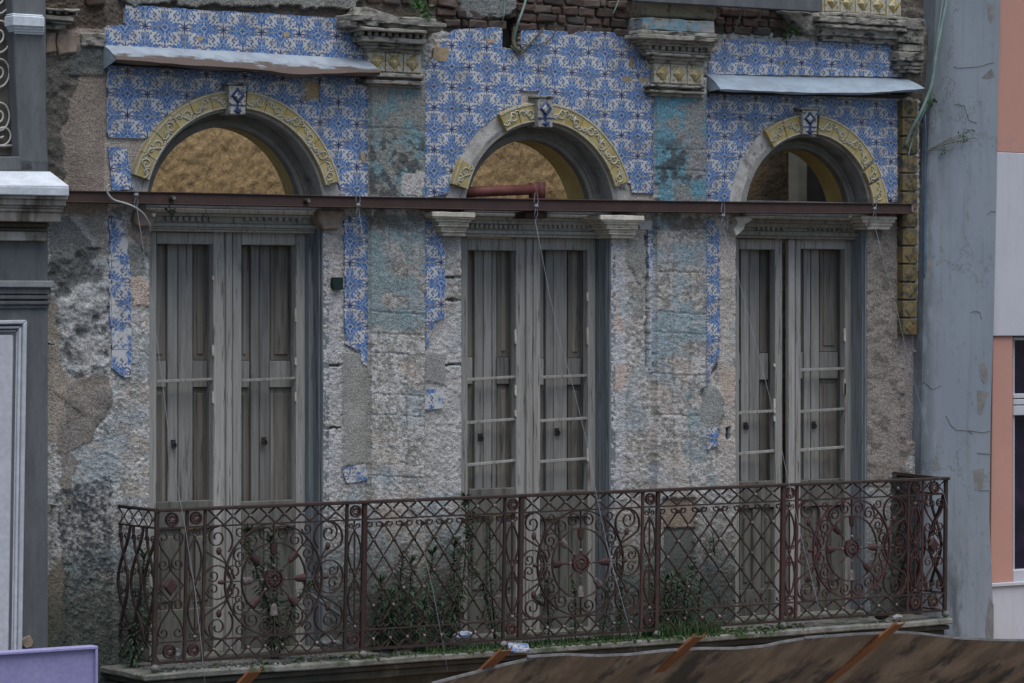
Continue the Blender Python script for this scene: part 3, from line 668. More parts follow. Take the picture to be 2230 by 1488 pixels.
def panel(poly_px, origin, skip=(), arch=None, worn=False, rag=0, ang=0.0, shift=(0, 0)):
    pl = []
    n = len(poly_px)
    for i in range(n):
        a, b = poly_px[i], poly_px[(i+1) % n]; L = math.hypot(b[0]-a[0], b[1]-a[1]); k = max(1, int(L/11)) if rag else 1
        for t in range(k):
            f = t/k; pl.append((a[0]+(b[0]-a[0])*f+tr.uniform(-rag, rag), a[1]+(b[1]-a[1])*f+tr.uniform(-rag, rag)))
    P = [W(u, v) for u, v in pl]; P = [(p.x, p.z) for p in P]
    if area(P) < 0: P.reverse()
    o = W(*origin); ox, oz = o.x, o.z
    ca, sa = math.cos(ang), math.sin(ang)
    P = [((x-ox)*ca+(z-oz)*sa, -(x-ox)*sa+(z-oz)*ca) for x, z in P]
    sk = [W(u, v) for u, v in skip]
    i0 = math.floor(min(p[0] for p in P)/TS); i1 = math.ceil(max(p[0] for p in P)/TS)
    j0 = math.floor(min(p[1] for p in P)/TS); j1 = math.ceil(max(p[1] for p in P)/TS)
    for i in range(i0, i1):
        for j in range(j0, j1):
            gp = 0.0013
            a, b, c, d = i*TS+gp, (i+1)*TS-gp, j*TS+gp, (j+1)*TS-gp
            if any(a < (s.x-ox) < b and c < (s.z-oz) < d for s in sk): continue
            q = P
            for e, f in (((a, c), (b, c)), ((b, c), (b, d)), ((b, d), (a, d)), ((a, d), (a, c))):
                q = clip(q, e, f)
                if len(q) < 3: break
            if len(q) < 3: continue
            if arch is not None:
                cx, cz, r = arch['c'].x-ox, arch['c'].z-oz, arch['ro']-0.012
                far = [math.hypot(x-cx, z-cz) for x, z in q]
                if max(far) < r+0.015: continue
                if min(math.hypot(min(max(cx, a), b)-cx, min(max(cz, c), d)-cz), 9) < r:
                    dense = []
                    for k in range(len(q)):
                        A, B = q[k], q[(k+1) % len(q)]; m = max(1, int(math.hypot(B[0]-A[0], B[1]-A[1])/0.018))
                        dense += [(A[0]+(B[0]-A[0])*t/m, A[1]+(B[1]-A[1])*t/m) for t in range(m)]
                    q2 = []
                    for x, z in dense:
                        h = math.hypot(x-cx, z-cz)
                        if h < r: x, z = cx+(x-cx)*r/h, cz+(z-cz)*r/h
                        x, z = min(max(x, a), b), min(max(z, c), d)
                        if not q2 or math.hypot(x-q2[-1][0], z-q2[-1][1]) > 0.001: q2.append((x, z))
                    q = q2
            if len(q) < 3 or abs(area(q)) < TS*TS*0.05: continue
            whole = abs(area(q)) > (b-a)*(d-c)*0.995
            uvs = []
            for x, z in q:
                uu, vv = (x-i*TS)/TS, (z-j*TS)/TS
                if (i+j) % 2: uu = 1-uu
                uvs.append((uu, vv))
            q3 = [(ox+x*ca-z*sa, oz+x*sa+z*ca) for x, z in q]
            TILES.append((abs(area(q)), q3, uvs, worn, whole, (i+j) % 2, (ox+(i+.5)*TS*ca-(j+.5)*TS*sa, oz+(i+.5)*TS*sa+(j+.5)*TS*ca)))
def tile_geo(poly, uvs, y0, y1):
    b = MB(); n = len(poly)
    tris = tessellate_polygon([[Vector((x, z, 0)) for x, z in poly]])
    b.v = [Vector((x, -y1, z)) for x, z in poly]+[Vector((x, -y0, z)) for x, z in poly]
    b.uv = []
    for t in tris: b.f.append(tuple(t)); b.uv += [uvs[k] for k in t]
    for k in range(n):
        m = (k+1) % n; b.f.append((k, m, n+m, n+k)); b.uv += [uvs[k], uvs[m], uvs[m], uvs[k]]
    return b
A1, A2, A3 = ARCH
panel([(268, 10), (400, 20), (755, 40), (767, 78), (790, 108), (800, 135), (226, 100), (222, 68), (234, 56), (270, 55)], (270, 55), rag=1.2)
panel([(228, 140), (800, 165), (800, 430), (738, 428), (735, 400), (512, 330), (300, 302), (231, 302)], (275, 204), skip=((686, 199),), arch=A1)
panel([(232, 320), (276, 322), (288, 413), (243, 415)], (232, 320), ang=math.radians(6), rag=.8)
panel([(236, 470), (262, 474), (272, 500), (282, 600), (284, 822), (268, 824), (240, 800), (237, 620)], (284, 470), worn=True, rag=2.2)
panel([(748, 472), (800, 468), (800, 800), (786, 795), (783, 765), (750, 752)], (799, 480), worn=False, rag=2.2)
panel([(745, 1022), (795, 1012), (797, 1045), (752, 1050)], (799, 480), worn=True, rag=3)
panel([(918, 466), (938, 468), (944, 500), (958, 506), (966, 560), (967, 690), (944, 700), (928, 760), (918, 772)], (919, 480), worn=False, rag=2.2)
panel([(917, 848), (962, 843), (960, 888), (918, 896)], (919, 480), worn=True, rag=3.5)
panel([(1408, 500), (1418, 500), (1419, 600), (1410, 606)], (1419, 480), worn=True, rag=1.5)
panel([(1392, 478), (1418, 478), (1418, 500), (1388, 500)], (1419, 480), worn=True, rag=1.5)
panel([(1531, 482), (1555, 478), (1564, 515), (1565, 770), (1552, 795), (1540, 820), (1536, 845), (1529, 840), (1526, 700)], (1531, 480), worn=False, rag=2.0)
panel([(1526, 932), (1560, 930), (1561, 972), (1528, 978)], (1531, 480), worn=False, rag=3)
panel([(920, 160), (940, 125), (985, 65), (1091, 58), (1091, 104), (1131, 106), (1131, 62), (1385, 73), (1400, 100), (1422, 150), (1422, 422), (1374, 420), (1370, 400), (1174, 330), (985, 420), (918, 432)], (1132, 153), skip=((1150, 222),), arch=A2)
panel([(1575, 86), (1940, 97), (1955, 140), (1966, 168), (1536, 162), (1540, 138)], (1575, 128), rag=1.0)
panel([(1531, 205), (1965, 214), (1965, 441), (1934, 441), (1930, 420), (1757, 340), (1582, 441), (1528, 441)], (1575, 255), arch=A3)
TILES.sort(key=lambda t: -t[0])
rest = {False: MB(), True: MB()}
shared = {}
for k, (ar, poly, uvs, worn, whole, par, cc) in enumerate(TILES):
    y1 = DT+tr.uniform(-0.0015, 0.0015); mt = m_worn if worn else m_tile
    if k < 290:
        if whole and not worn and par in shared:
            me = shared[par]
            o = bpy.data.objects.new("tile", me); COL.objects.link(o); o.parent = FA
            o.location = Vector((cc[0], shared['y']+tr.uniform(-.0015, .0015), cc[1]))-ORG[FA.name]
            o.rotation_euler = (tr.uniform(-.010, .010), 0, tr.uniform(-.010, .010))
        else:
            o = tile_geo(poly, uvs, -0.02, y1).build("tile", mt, FA, bevel=0)
            if whole and not worn: shared[par] = o.data; shared.setdefault('y', (o.location+ORG[FA.name]).y)
    else:
        b = rest[worn]; g = tile_geo(poly, uvs, -0.02, y1); k0 = len(b.v)
        b.v += g.v; b.f += [tuple(i+k0 for i in f) for f in g.f]; b.uv = (b.uv or [])+g.uv
for w, b in rest.items():
    if b.v: tag(b.build("tile_fragments", m_worn if w else m_tile, FA), kind='stuff')

# ------------------------------------------------------------------ mouldings, caps
def stack(name, u0, u1, layers, mat, bev=0.006, rough=0.004, cuts=0.05, back=-0.10, e_side=(1, 1), parent=None, seed=0):
    """layers: (v0, v1, d, overhang in px); v read at u0"""
    b = MB()
    for v0, v1, d, e in layers:
        b.lbox(u0-e*e_side[0], v0, u1+e*e_side[1], v1, d, back)
    return b.build(name, mat, parent or FA, bevel=bev, cuts=cuts, rough=rough, freq=20, seed=seed)
def dentils(u0, u1, n, v0, v1, d, db, mat, parent=None, name="dentil", fill=.62):
    for k in range(n):
        a = u0+(u1-u0)*k/n; vv = hv(v0, u0, a); h = v1-v0
        MB().lbox(a, vv, a+(u1-u0)/n*fill, vv+h, d, db).build(name, mat, parent or FA, bevel=0.004)
def diamond_row(u0, u1, n, v0, v1, d, mt=m_diam, boss=m_yel):
    w = (u1-u0)/n
    for k in range(n):
        a, b = u0+k*w, u0+(k+1)*w-1.5; va = hv(v0, u0, a); h = v1-v0
        t = MB().lbox(a, va, b, va+h, d, -0.03).build("diamond_tile", mt, FA, bevel=0.003)
        c = ((a+b)/2, va+h/2); r1, r2 = w*.36, h*.40
        q = [(c[0]-r1, c[1]), (c[0], c[1]-r2), (c[0]+r1, c[1]), (c[0], c[1]+r2)]
        m = MB(); A = [W(u, v, d+.004) for u, v in q]; q2 = [(c[0]+(u-c[0])*.55, c[1]+(v-c[1])*.55) for u, v in q]; B = [W(u, v, d+.004, d+.017) for u, v in q2]
        m.loft(A, B); m.build("diamond_boss", boss, t, bevel=0.002)
        MB().ball(W(c[0], c[1], d+.016), .013, 8, 5, (1, .7, 1)).build("flower_bead", m_relief, t, smooth=True)
# first pilaster head
stack("pilaster_cap", 800, 918, [(30, 44, .20, 34), (44, 58, .17, 42), (58, 66, .20, 14), (66, 78, .10, 10), (78, 90, .165, 10), (90, 96, .135, 8), (96, 103, .12, 4), (103, 112, .085, 0)], m_stone, rough=.007, seed=1)
MB().prism([(796, 14), (812, 18), (862, 36), (930, 42), (972, 52), (972, 60), (925, 58), (826, 50), (824, 58), (795, 54), (784, 40)], .20, -.08).build("broken_cornice", m_stone, FA, bevel=.01, cuts=.05, rough=.009, freq=14)
dentils(786, 934, 10, 66.5, 77.5, .15, .06, m_stone)
diamond_row(801, 919, 3, 112, 154, .062)
stack("pilaster_band", 800, 922, [(157, 166, .125, 2), (166, 172, .085, 0), (172, 181, .115, 2), (181, 187, .075, 0)], m_stone, seed=2)
# second pilaster head
MB().prism([(1392, -40), (1566, -40), (1562, 44), (1402, 36)], .10, -.1).build("cap_block", m_beige, FA, bevel=.012, cuts=.04, rough=.011, freq=20)
stack("pilaster_cap", 1424, 1533, [(38, 64, .16, 24)], m_stone_tq, rough=.008, seed=3)
stack("pilaster_cap", 1424, 1533, [(64, 73, .175, 28), (73, 83, .195, 32), (83, 90, .15, 27), (90, 97, .13, 25), (97, 108, .09, 22), (108, 113, .115, 17), (113, 120, .13, 15), (120, 128, .10, 8), (128, 137, .08, 2)], m_stone, rough=.007, seed=8)
dentils(1412, 1556, 10, 97, 107, .118, .06, m_stone)
diamond_row(1425, 1534, 3, 137, 180, .062)
stack("pilaster_band", 1418, 1535, [(183, 189, .115, 0), (189, 195, .08, 0), (195, 201, .105, 0), (201, 209, .07, -2)], m_stone, seed=4)
# far corner head: yellow tiles, heavy cornice, broken blocks
diamond_row(1797, 1964, 5, -18, 24, .05)
MB().lbox(1785, -20, 1796, 25, .06, -.05).build("tile_edging", m_yel, FA, bevel=.004)
stack("corner_cornice", 1795, 1962, [(25, 33, .10, 4), (33, 46, .14, 12), (46, 50, .11, 12), (50, 58, .13, 14), (58, 76, .09, 6), (76, 88, .05, 4)], m_stone, rough=.009, seed=5)
MB().prism([(1700, 22), (1790, 28), (1790, 78), (1764, 74), (1752, 66), (1735, 50)], .07, -.08).build("broken_cornice", m_stone, FA, bevel=.01, cuts=.05, rough=.009, freq=14)
stack("corner_cap", 1958, 2010, [(38, 62, .12, 6), (64, 92, .10, 2), (95, 112, .09, 4), (112, 132, .12, 3), (132, 142, .10, 0), (142, 150, .09, 2), (150, 158, .08, 0)], m_stone, rough=.012, seed=6, e_side=(0, 1))
# remains of the near corner head
stack("corner_cap", 100, 176, [(16, 22, .13, 0), (22, 32, .06, -6), (32, 44, .115, -14), (44, 50, .09, -20), (50, 62, .07, -30)], m_stone, rough=.008, seed=7, e_side=(0, 1))
dentils(106, 176, 4, 20, 29, .11, .05, m_stone, fill=.5)
MB().prism([(182, 70), (232, 72), (232, 104), (178, 100)], .035, -.06).build("bare_block", m_stone, FA, bevel=.008, cuts=.05, rough=.008)
MB().prism([(100, 72), (124, 72), (124, 112), (100, 116)], .03, -.06).build("bare_block", weathered("warm_rubble", (.26, .20, .155), (.19, .145, .11), (.10, .085, .07), 12, bump=.6), FA, bevel=.008, cuts=.05, rough=.01)
MB().prism([(127, 72), (172, 74), (170, 116), (128, 118)], .035, -.06).build("bare_block", bpy.data.materials["warm_rubble"], FA, bevel=.008, cuts=.05, rough=.01)

# yellow relief tiles down the far corner
v = 217.0
dk = random.Random(9)
for k in range(13):
    h = 40.5-k*0.15
    if 438 < v+h/2 < 462 or (k in (10, 11) and False): v += h; continue
    if v > 700: break
    t = MB().prism([(1966+k*.1, v+1), (1999-k*.1, v+1+1), (1999-k*.1, v+h-2), (1966+k*.1, v+h-3)], .075, 0.0).build("relief_tile", m_yeldirty, FA, bevel=.004, rough=.002, cuts=.05)
    cu, cv = 1982, v+h/2
    q = [(cu-11, cv), (cu, cv-14), (cu+11, cv), (cu, cv+14)]
    m = MB(); m.loft([W(a, b, .078) for a, b in q], [W(cu+(a-cu)*.5, cv+(b-cv)*.5, .078, .082) for a, b in q]); m.build("diamond_boss", m_yeldirty, t)
    v += h
for (a, b) in ((1960, 178),):
    MB().prism([(a, b), (a+28, b+1), (a+27, b+24), (a+1, b+23)], .07, 0).build("relief_tile", m_yeldirty, FA, bevel=.004, rough=.004, cuts=.04)

# ------------------------------------------------------------------ arches
def spiral(cx, cz, r0, r1, a0, a1, n=14):
    return [(cx+(r0+(r1-r0)*i/n)*math.cos(a0+(a1-a0)*i/n), cz+(r0+(r1-r0)*i/n)*math.sin(a0+(a1-a0)*i/n)) for i in range(n+1)]
def seg(a, r0, r1, t0, t1, dF, dB, n=5):
    o = arc(a, r1, t0, t1, n); i = arc(a, r0, t1, t0, n); pl = o+i
    b = MB(); k = len(pl)
    b.v = [Vector((p.x, -dF, p.z)) for p in pl]+[Vector((p.x, -dB, p.z)) for p in pl]
    m = n+1
    for q in range(n):
        b.f.append((q, q+1, k-2-q, k-1-q)); b.f.append((k+q+1, k+q, k+k-1-q, k+k-2-q))
    for q in range(k): b.f.append((q, (q+1) % k, k+(q+1) % k, k+q))
    return b
def arch_tiles(a, spans, mat=m_yel, gap=.14):
    """spans of degrees that still carry yellow tiles"""
    step = 180/16.5
    for t0, t1, sep in spans:
        n = max(1, round((t1-t0)/step)); w = (t1-t0)/n
        for k in range(n):
            s0, s1 = t0+k*w+(gap if not sep else 1.0), t0+(k+1)*w-(gap if not sep else 1.0)
            d = .052+rnd.uniform(-.003, .003)
            t = seg(a, a['ri']+.008, a['ro'], s0, s1, d, -.02).build("arch_tile", mat, FA, bevel=.0015)
            # white rims and a raised tendril curl
            for r, nm in ((a['ri']+.016, "rim"), (a['ro']-.010, "rim")):
                seg(a, r-.0045, r+.0045, s0, s1, d+.005, d-.002).build(nm, m_relief, t)
            rm = (a['ri']+a['ro'])/2; am = math.radians((s0+s1)/2); flip = 1 if k % 2 else -1
            L = math.radians(s1-s0)*rm
            pts = [(-L*.52+L*i/8, flip*.030*math.sin(math.pi*(i/8-.45)*2)) for i in range(5)]
            pts += spiral(L*.13, flip*.004, .036, .009, flip*1.6, flip*(1.6-7.5), 14)
            for P, rad in ((pts, .0058), (spiral(-L*.20, -flip*.020, .026, .007, -flip*.5, flip*6.0, 10), .0048), (spiral(L*.40, flip*.028, .018, .006, 0, flip*6, 8), .005)):
                wp = []
                for x, y in P:
                    rr = min(max(rm+y, a['ri']+.02), a['ro']-.02); an = am-x/rm
                    wp.append((a['c'].x+rr*math.cos(an), -(d+.003), a['c'].z+rr*math.sin(an)))
                MB().tube(wp, rad, 5, taper=.7).build("relief_scroll", m_relief, t, smooth=True)
def keystone(a, u0, v0, u1, v1):
    k = MB().prism([(u0, v0), (u1, v0+1), (u1-2, v1+1), (u0+2, v1)], .095, -.05).build("keystone", m_spot, FA, bevel=.005)
    MB().prism([(u0-3, v0-6), (u1+2, v0-5), (u1+2, v0), (u0-3, v0-1)], .105, -.05).build("keystone_cap", m_stone, k, bevel=.004)
    h = v1-v0; w = u1-u0; cu = (u0+u1)/2
    def dia(cv, r1, r2, mat, d0, d1, kk):
        q = [(cu-r1, cv), (cu, cv-r2), (cu+r1, cv), (cu, cv+r2)]
        m = MB(); m.loft([W(x, y, d0) for x, y in q], [W(cu+(x-cu)*kk, cv+(y-cv)*kk, d0, d1) for x, y in q]); m.build("diamond_boss", mat, k)
    dia(v0+h*.36, w*.40, h*.29, m_navy, .097, .110, .75)
    dia(v0+h*.36, w*.20, h*.15, m_spot, .111, .116, .6)
    MB().lbox(u0+2, v0+h*.66, u1-2, v0+h*.70, .099, .09).build("joint_line", m_navy, k)
    dia(v0+h*.88, w*.26, h*.11, m_navy, .097, .106, .6)
    MB().prism([(cu-2, v0+h*.62), (cu+2, v0+h*.62), (cu+2, v0+h*.80), (cu-2, v0+h*.80)], .101, .09).build("joint_line", m_navy, k)
spans = [[(16.5, 85.5, False), (94.5, 163, False)],
         [(19, 85, False), (95, 118, False), (151, 165, False)],
         [(8, 24, True), (24, 34.5, True), (36, 84, False), (98, 125, False)]]
for a, sp in zip(ARCH, spans):
    seg(a, a['ri'], a['ro']+.004, -1, 181, .012, -.06, 40).build("arch_ring", m_ringpl, FA, bevel=.006, cuts=.06, rough=.006, freq=16)
    arch_tiles(a, sp)
    # plastered soffit, timber fanlight ring set back, splayed yellow reveal of the thick wall
    seg(a, a['ri']-.012, a['ri']+.03, -1, 181, .022, -.14, 40).build("arch_soffit", m_reveal, FA, bevel=.004)
    rg = seg(a, a['rf'], a['ri']+.02, 0, 180, -.115, -.18, 36).build("fanlight_ring", m_darkwood, FA, bevel=.004)
    seg(a, a['rf']+.035, a['rf']+.05, 0, 180, -.105, -.12, 36).build("ring_bead", m_darkwood, rg, bevel=.002)
    seg(a, a['rf']+.006, a['rf']+.26, -8, 188, -.182, -.182-(.13 if a is A1 else .21 if a is A2 else .19), 36).build("arch_splay", m_yelplast, FA)
keystone(A1, 499, 186, 537, 249); keystone(A2, 1171, 214, 1206, 277); keystone(A3, 1748, 240, 1781, 293)

# rooms seen through the arches: roofless behind the first two, roofed and dim behind the third
xa, xb, xc = W(200, 400, -2.6).x, W(1560, 400, -2.6).x, W(2300, 400, -2.6).x
zlo, zhi = A1['c'].z-3.0, A1['c'].z+2.2
b = MB(); n1, n2 = 330, 190
pts = []
for j in range(n2+1):
    for i in range(n1+1):
        x = xa+(xb-xa)*i/n1; z = zlo+1.8+(zhi-zlo-1.8)*j/n2
        q = Vector((x*2.6, 0, z*2.6)); q.z *= .6; y = 2.6+mnoise.noise(q)*.02+mnoise.noise(q*3.3)*.012+mnoise.noise(q*6)*.006+mnoise.noise(q*12)*.011
        pts.append((x, y, z))
b.v = [Vector(p) for p in pts]; b.f = [(j*(n1+1)+i, j*(n1+1)+i+1, (j+1)*(n1+1)+i+1, (j+1)*(n1+1)+i) for j in range(n2) for i in range(n1)]
b.build("room_wall", m_ochre, FA, smooth=True)
MB().box(xa-.1, xb, 2.75, 2.9, 0, zhi).build("room_wall", m_ochre, FA)
x5 = W(1590, 400, -2.6).x
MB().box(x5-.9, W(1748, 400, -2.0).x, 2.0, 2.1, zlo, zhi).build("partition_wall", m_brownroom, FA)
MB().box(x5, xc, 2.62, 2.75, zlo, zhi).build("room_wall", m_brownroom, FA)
MB().box(x5-.12, xc, 1.3, 4.6, A3['c'].z+1.35, A3['c'].z+1.5).build("room_ceiling", m_brownroom, FA)  # unseen ceiling added to darken this room, open in front to light the post
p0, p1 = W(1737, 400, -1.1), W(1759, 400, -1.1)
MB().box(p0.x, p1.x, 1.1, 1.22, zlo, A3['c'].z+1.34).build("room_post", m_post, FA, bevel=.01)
MB().box(p1.x+.02, xc, 1.28, 1.36, zlo, A3['c'].z+1.34).build("gap_black_sheet", m_void, FA)  # near-black sheet painting in the darkness of the gap beside the post

# ------------------------------------------------------------------ double doors
DP = -.17
def door(idx, L, Rr, opens, mid, bars, vt, transom, shut, caps):
    """L,Rr: outer edges on the door plane; opens: two glazed openings (u0,u1,v0,v1); mid: meeting stiles (edges)"""
    a = ARCH[idx]
    D = MB(); zs = W(L, vt, DP)
    # door frame: the far jamb, blue grey, and the head
    wr = DOOR[idx]['r']
    fr = MB()
    fr.box(W(wr, 900).x-.005, W(wr, 900).x+.05, .0, .26, W(wr, hv(1455, 250, wr)).z, a['c'].z-.02)
    dr = fr.build("double_door", m_jamb, FA, bevel=.004)
    MB().prism([(Rr, vt-4), (Rr+16, vt-4), (Rr+16, hv(1455, 250, Rr)), (Rr, hv(1455, 250, Rr))], DP+.055, -.24).build("jamb_strip", m_jamb, dr, bevel=.004)
    MB().prism([(Rr+17, vt-4), (Rr+34, vt-4), (Rr+34, hv(1455, 250, Rr)), (Rr+17, hv(1455, 250, Rr))], DP+.09, -.24).build("jamb_strip", m_jamb, dr, bevel=.004)
    MB().box(W(wr, 900).x-.012, W(wr, 900).x+.0, .028, .05, W(wr, hv(1455, 250, wr)).z, a['c'].z-.05).build("jamb_bead", m_jamb, dr, bevel=.002)
    lx = W(DOOR[idx]['l'], 900).x
    MB().box(lx-.06, lx-.002, .01, .26, W(L, hv(1455, 250, L)).z, a['c'].z-.02).build("jamb_post", m_jamb, dr, bevel=.004)
    # moulded transom with dentils
    t0 = transom
    tm = MB()
    for v0, v1, d in t0['layers']: tm.lbox(L-24, v0, Rr+30, v1, d, -.28)
    to = tm.build("transom", m_wood if idx < 2 else m_shut, dr, bevel=.004)
    v0 = t0['layers'][0][0]
    MB().lbox(L-24, v0-34, Rr+26, v0-.5, -.045, -.28).build("head_board", m_headboard, dr, bevel=.003)
    for (u0, u1, n) in t0['dent']: dentils(u0, u1, n, t0['dv'][0]+(0), t0['dv'][1], t0['dd'], t0['dd']-.05, m_wood if idx < 2 else m_shut, dr)
    VB = lambda u: hv(1452, 250, u)
    for li in range(2):
        g0, g1, v0, v1 = opens[li]
        o0, o1 = (L-22, mid[0]) if li == 0 else (mid[1], Rr)
        wd = m_wood
        V = lambda v, u: hv(v, g0, u)
        # stiles
        MB().prism([(o0, vt), (g0, vt), (g0, VB(g0)), (o0, VB(o0))], DP, -.235).build("stile", wd, dr, bevel=.004)
        MB().prism([(g1, vt), (o1, vt), (o1, VB(o1)), (g1, VB(g1))], DP, -.235).build("stile", wd, dr, bevel=.004)
        e = .6
        MB().prism([(g0+e, vt+1), (g1-e, V(vt+1, g1)), (g1-e, V(v0, g1)), (g0+e, v0)], DP-.003, -.235).build("top_rail", wd, dr, bevel=.004)
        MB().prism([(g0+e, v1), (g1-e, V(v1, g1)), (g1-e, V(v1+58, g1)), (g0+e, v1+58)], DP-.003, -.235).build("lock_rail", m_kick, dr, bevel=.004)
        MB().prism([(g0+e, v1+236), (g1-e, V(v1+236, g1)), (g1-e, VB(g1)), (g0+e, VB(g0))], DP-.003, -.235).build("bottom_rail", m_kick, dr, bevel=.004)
        gm = (g0+g1)/2
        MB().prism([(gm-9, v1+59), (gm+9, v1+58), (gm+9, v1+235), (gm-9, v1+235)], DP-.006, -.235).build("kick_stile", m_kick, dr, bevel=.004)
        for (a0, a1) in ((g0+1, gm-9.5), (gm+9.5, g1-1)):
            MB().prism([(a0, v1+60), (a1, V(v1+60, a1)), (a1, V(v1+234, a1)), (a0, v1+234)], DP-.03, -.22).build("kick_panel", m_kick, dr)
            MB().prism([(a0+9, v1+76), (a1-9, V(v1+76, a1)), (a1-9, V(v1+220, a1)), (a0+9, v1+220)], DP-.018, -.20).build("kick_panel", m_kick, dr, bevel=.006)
        # glazing bars left in the empty lights
        for (x0, y0, x1, y1) in bars[li]:
            MB().prism([(x0, y0), (x1, y1), (x1, y1+5.5), (x0, y0+6.5)], DP-.012, -.205).build("glazing_bar", wd, dr, bevel=.002)
        # scraps of old putty on the edge
        for k in range(3):
            y = rnd.uniform(v0+40, v1-40); hh = rnd.uniform(8, 40)
            MB().prism([(g1-2.5, y), (g1+1, y+1), (g1+1, y+hh), (g1-2, y+hh-3)], DP+.004, -.18).build("putty_scrap", m_cream, dr)
        # shutters behind the lights: boards and framed panels
        ds = -.27
        MB().prism([(g0-14, v0-16), (g1+14, v0-16), (g1+14, v1+20), (g0-14, v1+20)], ds-.05, -.36).build("shutter_back", m_shut, dr)
        for (s0, s1, dd, kind) in shut[li]:
            if kind == 'b':
                MB().prism([(s0, v0-10), (s1-1.2, v0-10), (s1-1.2, v1+12), (s0, v1+12)], ds+dd, -.33).build("shutter_board", m_board, dr, bevel=.003)
            else:
                vm = 0.505*(v0+v1) if kind == 'p' else kind
                for (y0, y1) in ((v0-10, vm-46+10), (vm+24, v1+12)):
                    # recessed field with a raised centre
                    MB().prism([(s0, y0), (s1-1.2, y0), (s1-1.2, y1), (s0, y1)], ds-.022, -.33).build("shutter_panel", m_shut, dr, bevel=.002)
                    if s1-s0 > 22:
                        MB().prism([(s0+9, y0+12), (s1-8, y0+12), (s1-8, y1-12), (s0+9, y1-12)], ds-.012, -.32).build("shutter_panel", m_shut, dr, bevel=.006)
                MB().prism([(s0-.5, vm-35), (s1-.7, vm-35), (s1-.7, vm+23), (s0-.5, vm+23)], ds+.002, -.33).build("shutter_rail", m_board, dr, bevel=.003)
    # meeting bead
    for (x0, x1, dd) in ((mid[1]-4, mid[1]+9, .022), (mid[1]+11, mid[1]+16, .010)):
        MB().prism([(x0, vt+2), (x1, vt+2), (x1, VB(x1)), (x0, VB(x0))], DP+dd, DP-.02).build("meeting_bead", m_wood, dr, bevel=.004)
    MB().lbox(L-25, hv(1440, 250, L-25), Rr+32, hv(1462, 250, L-25), .0, -.3).build("door_sill", m_slab, dr, bevel=.006)
    return dr
d1 = door(0, 330, 673, [(341, 465, 531, 1094), (526, 645, 533, 1093)], (492, 497), [[(341, 828, 465, 823)], [(526, 826, 645, 821)]], 504,
     dict(layers=[(452, 462, -.03), (462, 469, -.055), (469, 484, -.085), (484, 492, -.065), (492, 497, -.085), (497, 503, -.10)], dent=[(362, 470, 8), (534, 664, 9)], dv=(471, 481), dd=-.062), 
     [[(330, 362, 0, 'p'), (365, 388, .0, 'b'), (388.5, 421, -.004, 'b'), (421, 452, 0, 'p'), (453, 470, .0, 'b')], [(520, 544, 0, 'p'), (547, 565, .004, 'b'), (565, 589, -.014, 'b'), (589, 636, -.0, 'p'), (637, 652, .006, 'b')]], None)
d2 = door(1, 1009, 1306, [(1019, 1124, 545, 1066), (1177, 1281, 544, 1071)], (1147, 1151), [[(1018, 824, 1125, 818), (1018, 918, 1126, 910), (1018, 1010, 1127, 1000)], [(1175, 819, 1280, 815), (1175, 914, 1280, 908), (1174, 1003, 1280, 996)]], 517,
     dict(layers=[(463, 470, -.03), (470, 478, -.06), (478, 486, -.075), (486, 500, -.095), (500, 508, -.075), (508, 515, -.095)], dent=[(1026, 1140, 11), (1186, 1300, 11)], dv=(488, 497), dd=-.075),
     [[(1010, 1030, 0, 'p'), (1034, 1053, .01, 'b'), (1053.5, 1072, .006, 'b'), (1072, 1083, -.012, 'b'), (1083, 1110, -.01, 'p'), (1112, 1130, .0, 'b')], [(1170, 1185, 0, 'p'), (1189, 1206, .0, 'b'), (1206, 1236, .006, 'b'), (1237, 1266, 0, 'p'), (1267, 1290, .0, 'b')]], None)
d3 = door(2, 1605, 1864, [(1610, 1688, 543, 1050), (1744, 1841, 542, 1046)], (1704, 1722), [[(1605, 897, 1693, 892), (1604, 986, 1692, 979)], [(1740, 803, 1841, 800), (1740, 894, 1841, 888), (1740, 978, 1840, 971)]], 519,
     dict(layers=[(469, 476, -.03), (476, 484, -.06), (484, 494, -.075), (494, 502, -.095), (502, 512, -.085), (512, 518, -.10)], dent=[(1650, 1714, 6), (1762, 1856, 9)], dv=(493, 502), dd=-.072),
     [[(1606, 1613, 0, 'p'), (1614, 1632, .006, 'b'), (1632, 1655, .0, 'b'), (1655, 1674, .0, 'p'), (1675, 1700, -.02, 'b')], [(1740, 1749, 0, 'p'), (1751, 1766, .006, 'b'), (1767, 1785, .006, 'b'), (1785, 1826, -.004, 'p'), (1828, 1850, -.01, 'b')]], None)
# pull rings and keyholes on the shutters
for (u, v, dr) in ((377, 966, d1), (575, 960, d1), (1046, 952, d2), (1213, 940, d2), (1624, 927, d3), (1772, 925, d3)):
    c = W(u, v, -.258)
    MB().box(c.x-.018, c.x+.018, c.y-.004, c.y+.004, c.z-.024, c.z+.024).build("lock_plate", m_iron, dr, bevel=.002)
    MB().tube([(c.x+.018*math.cos(t*.785), c.y-.012, c.z-.012+.018*math.sin(t*.785)) for t in range(8)], .004, 5, closed=True).build("pull_ring", m_iron, dr)

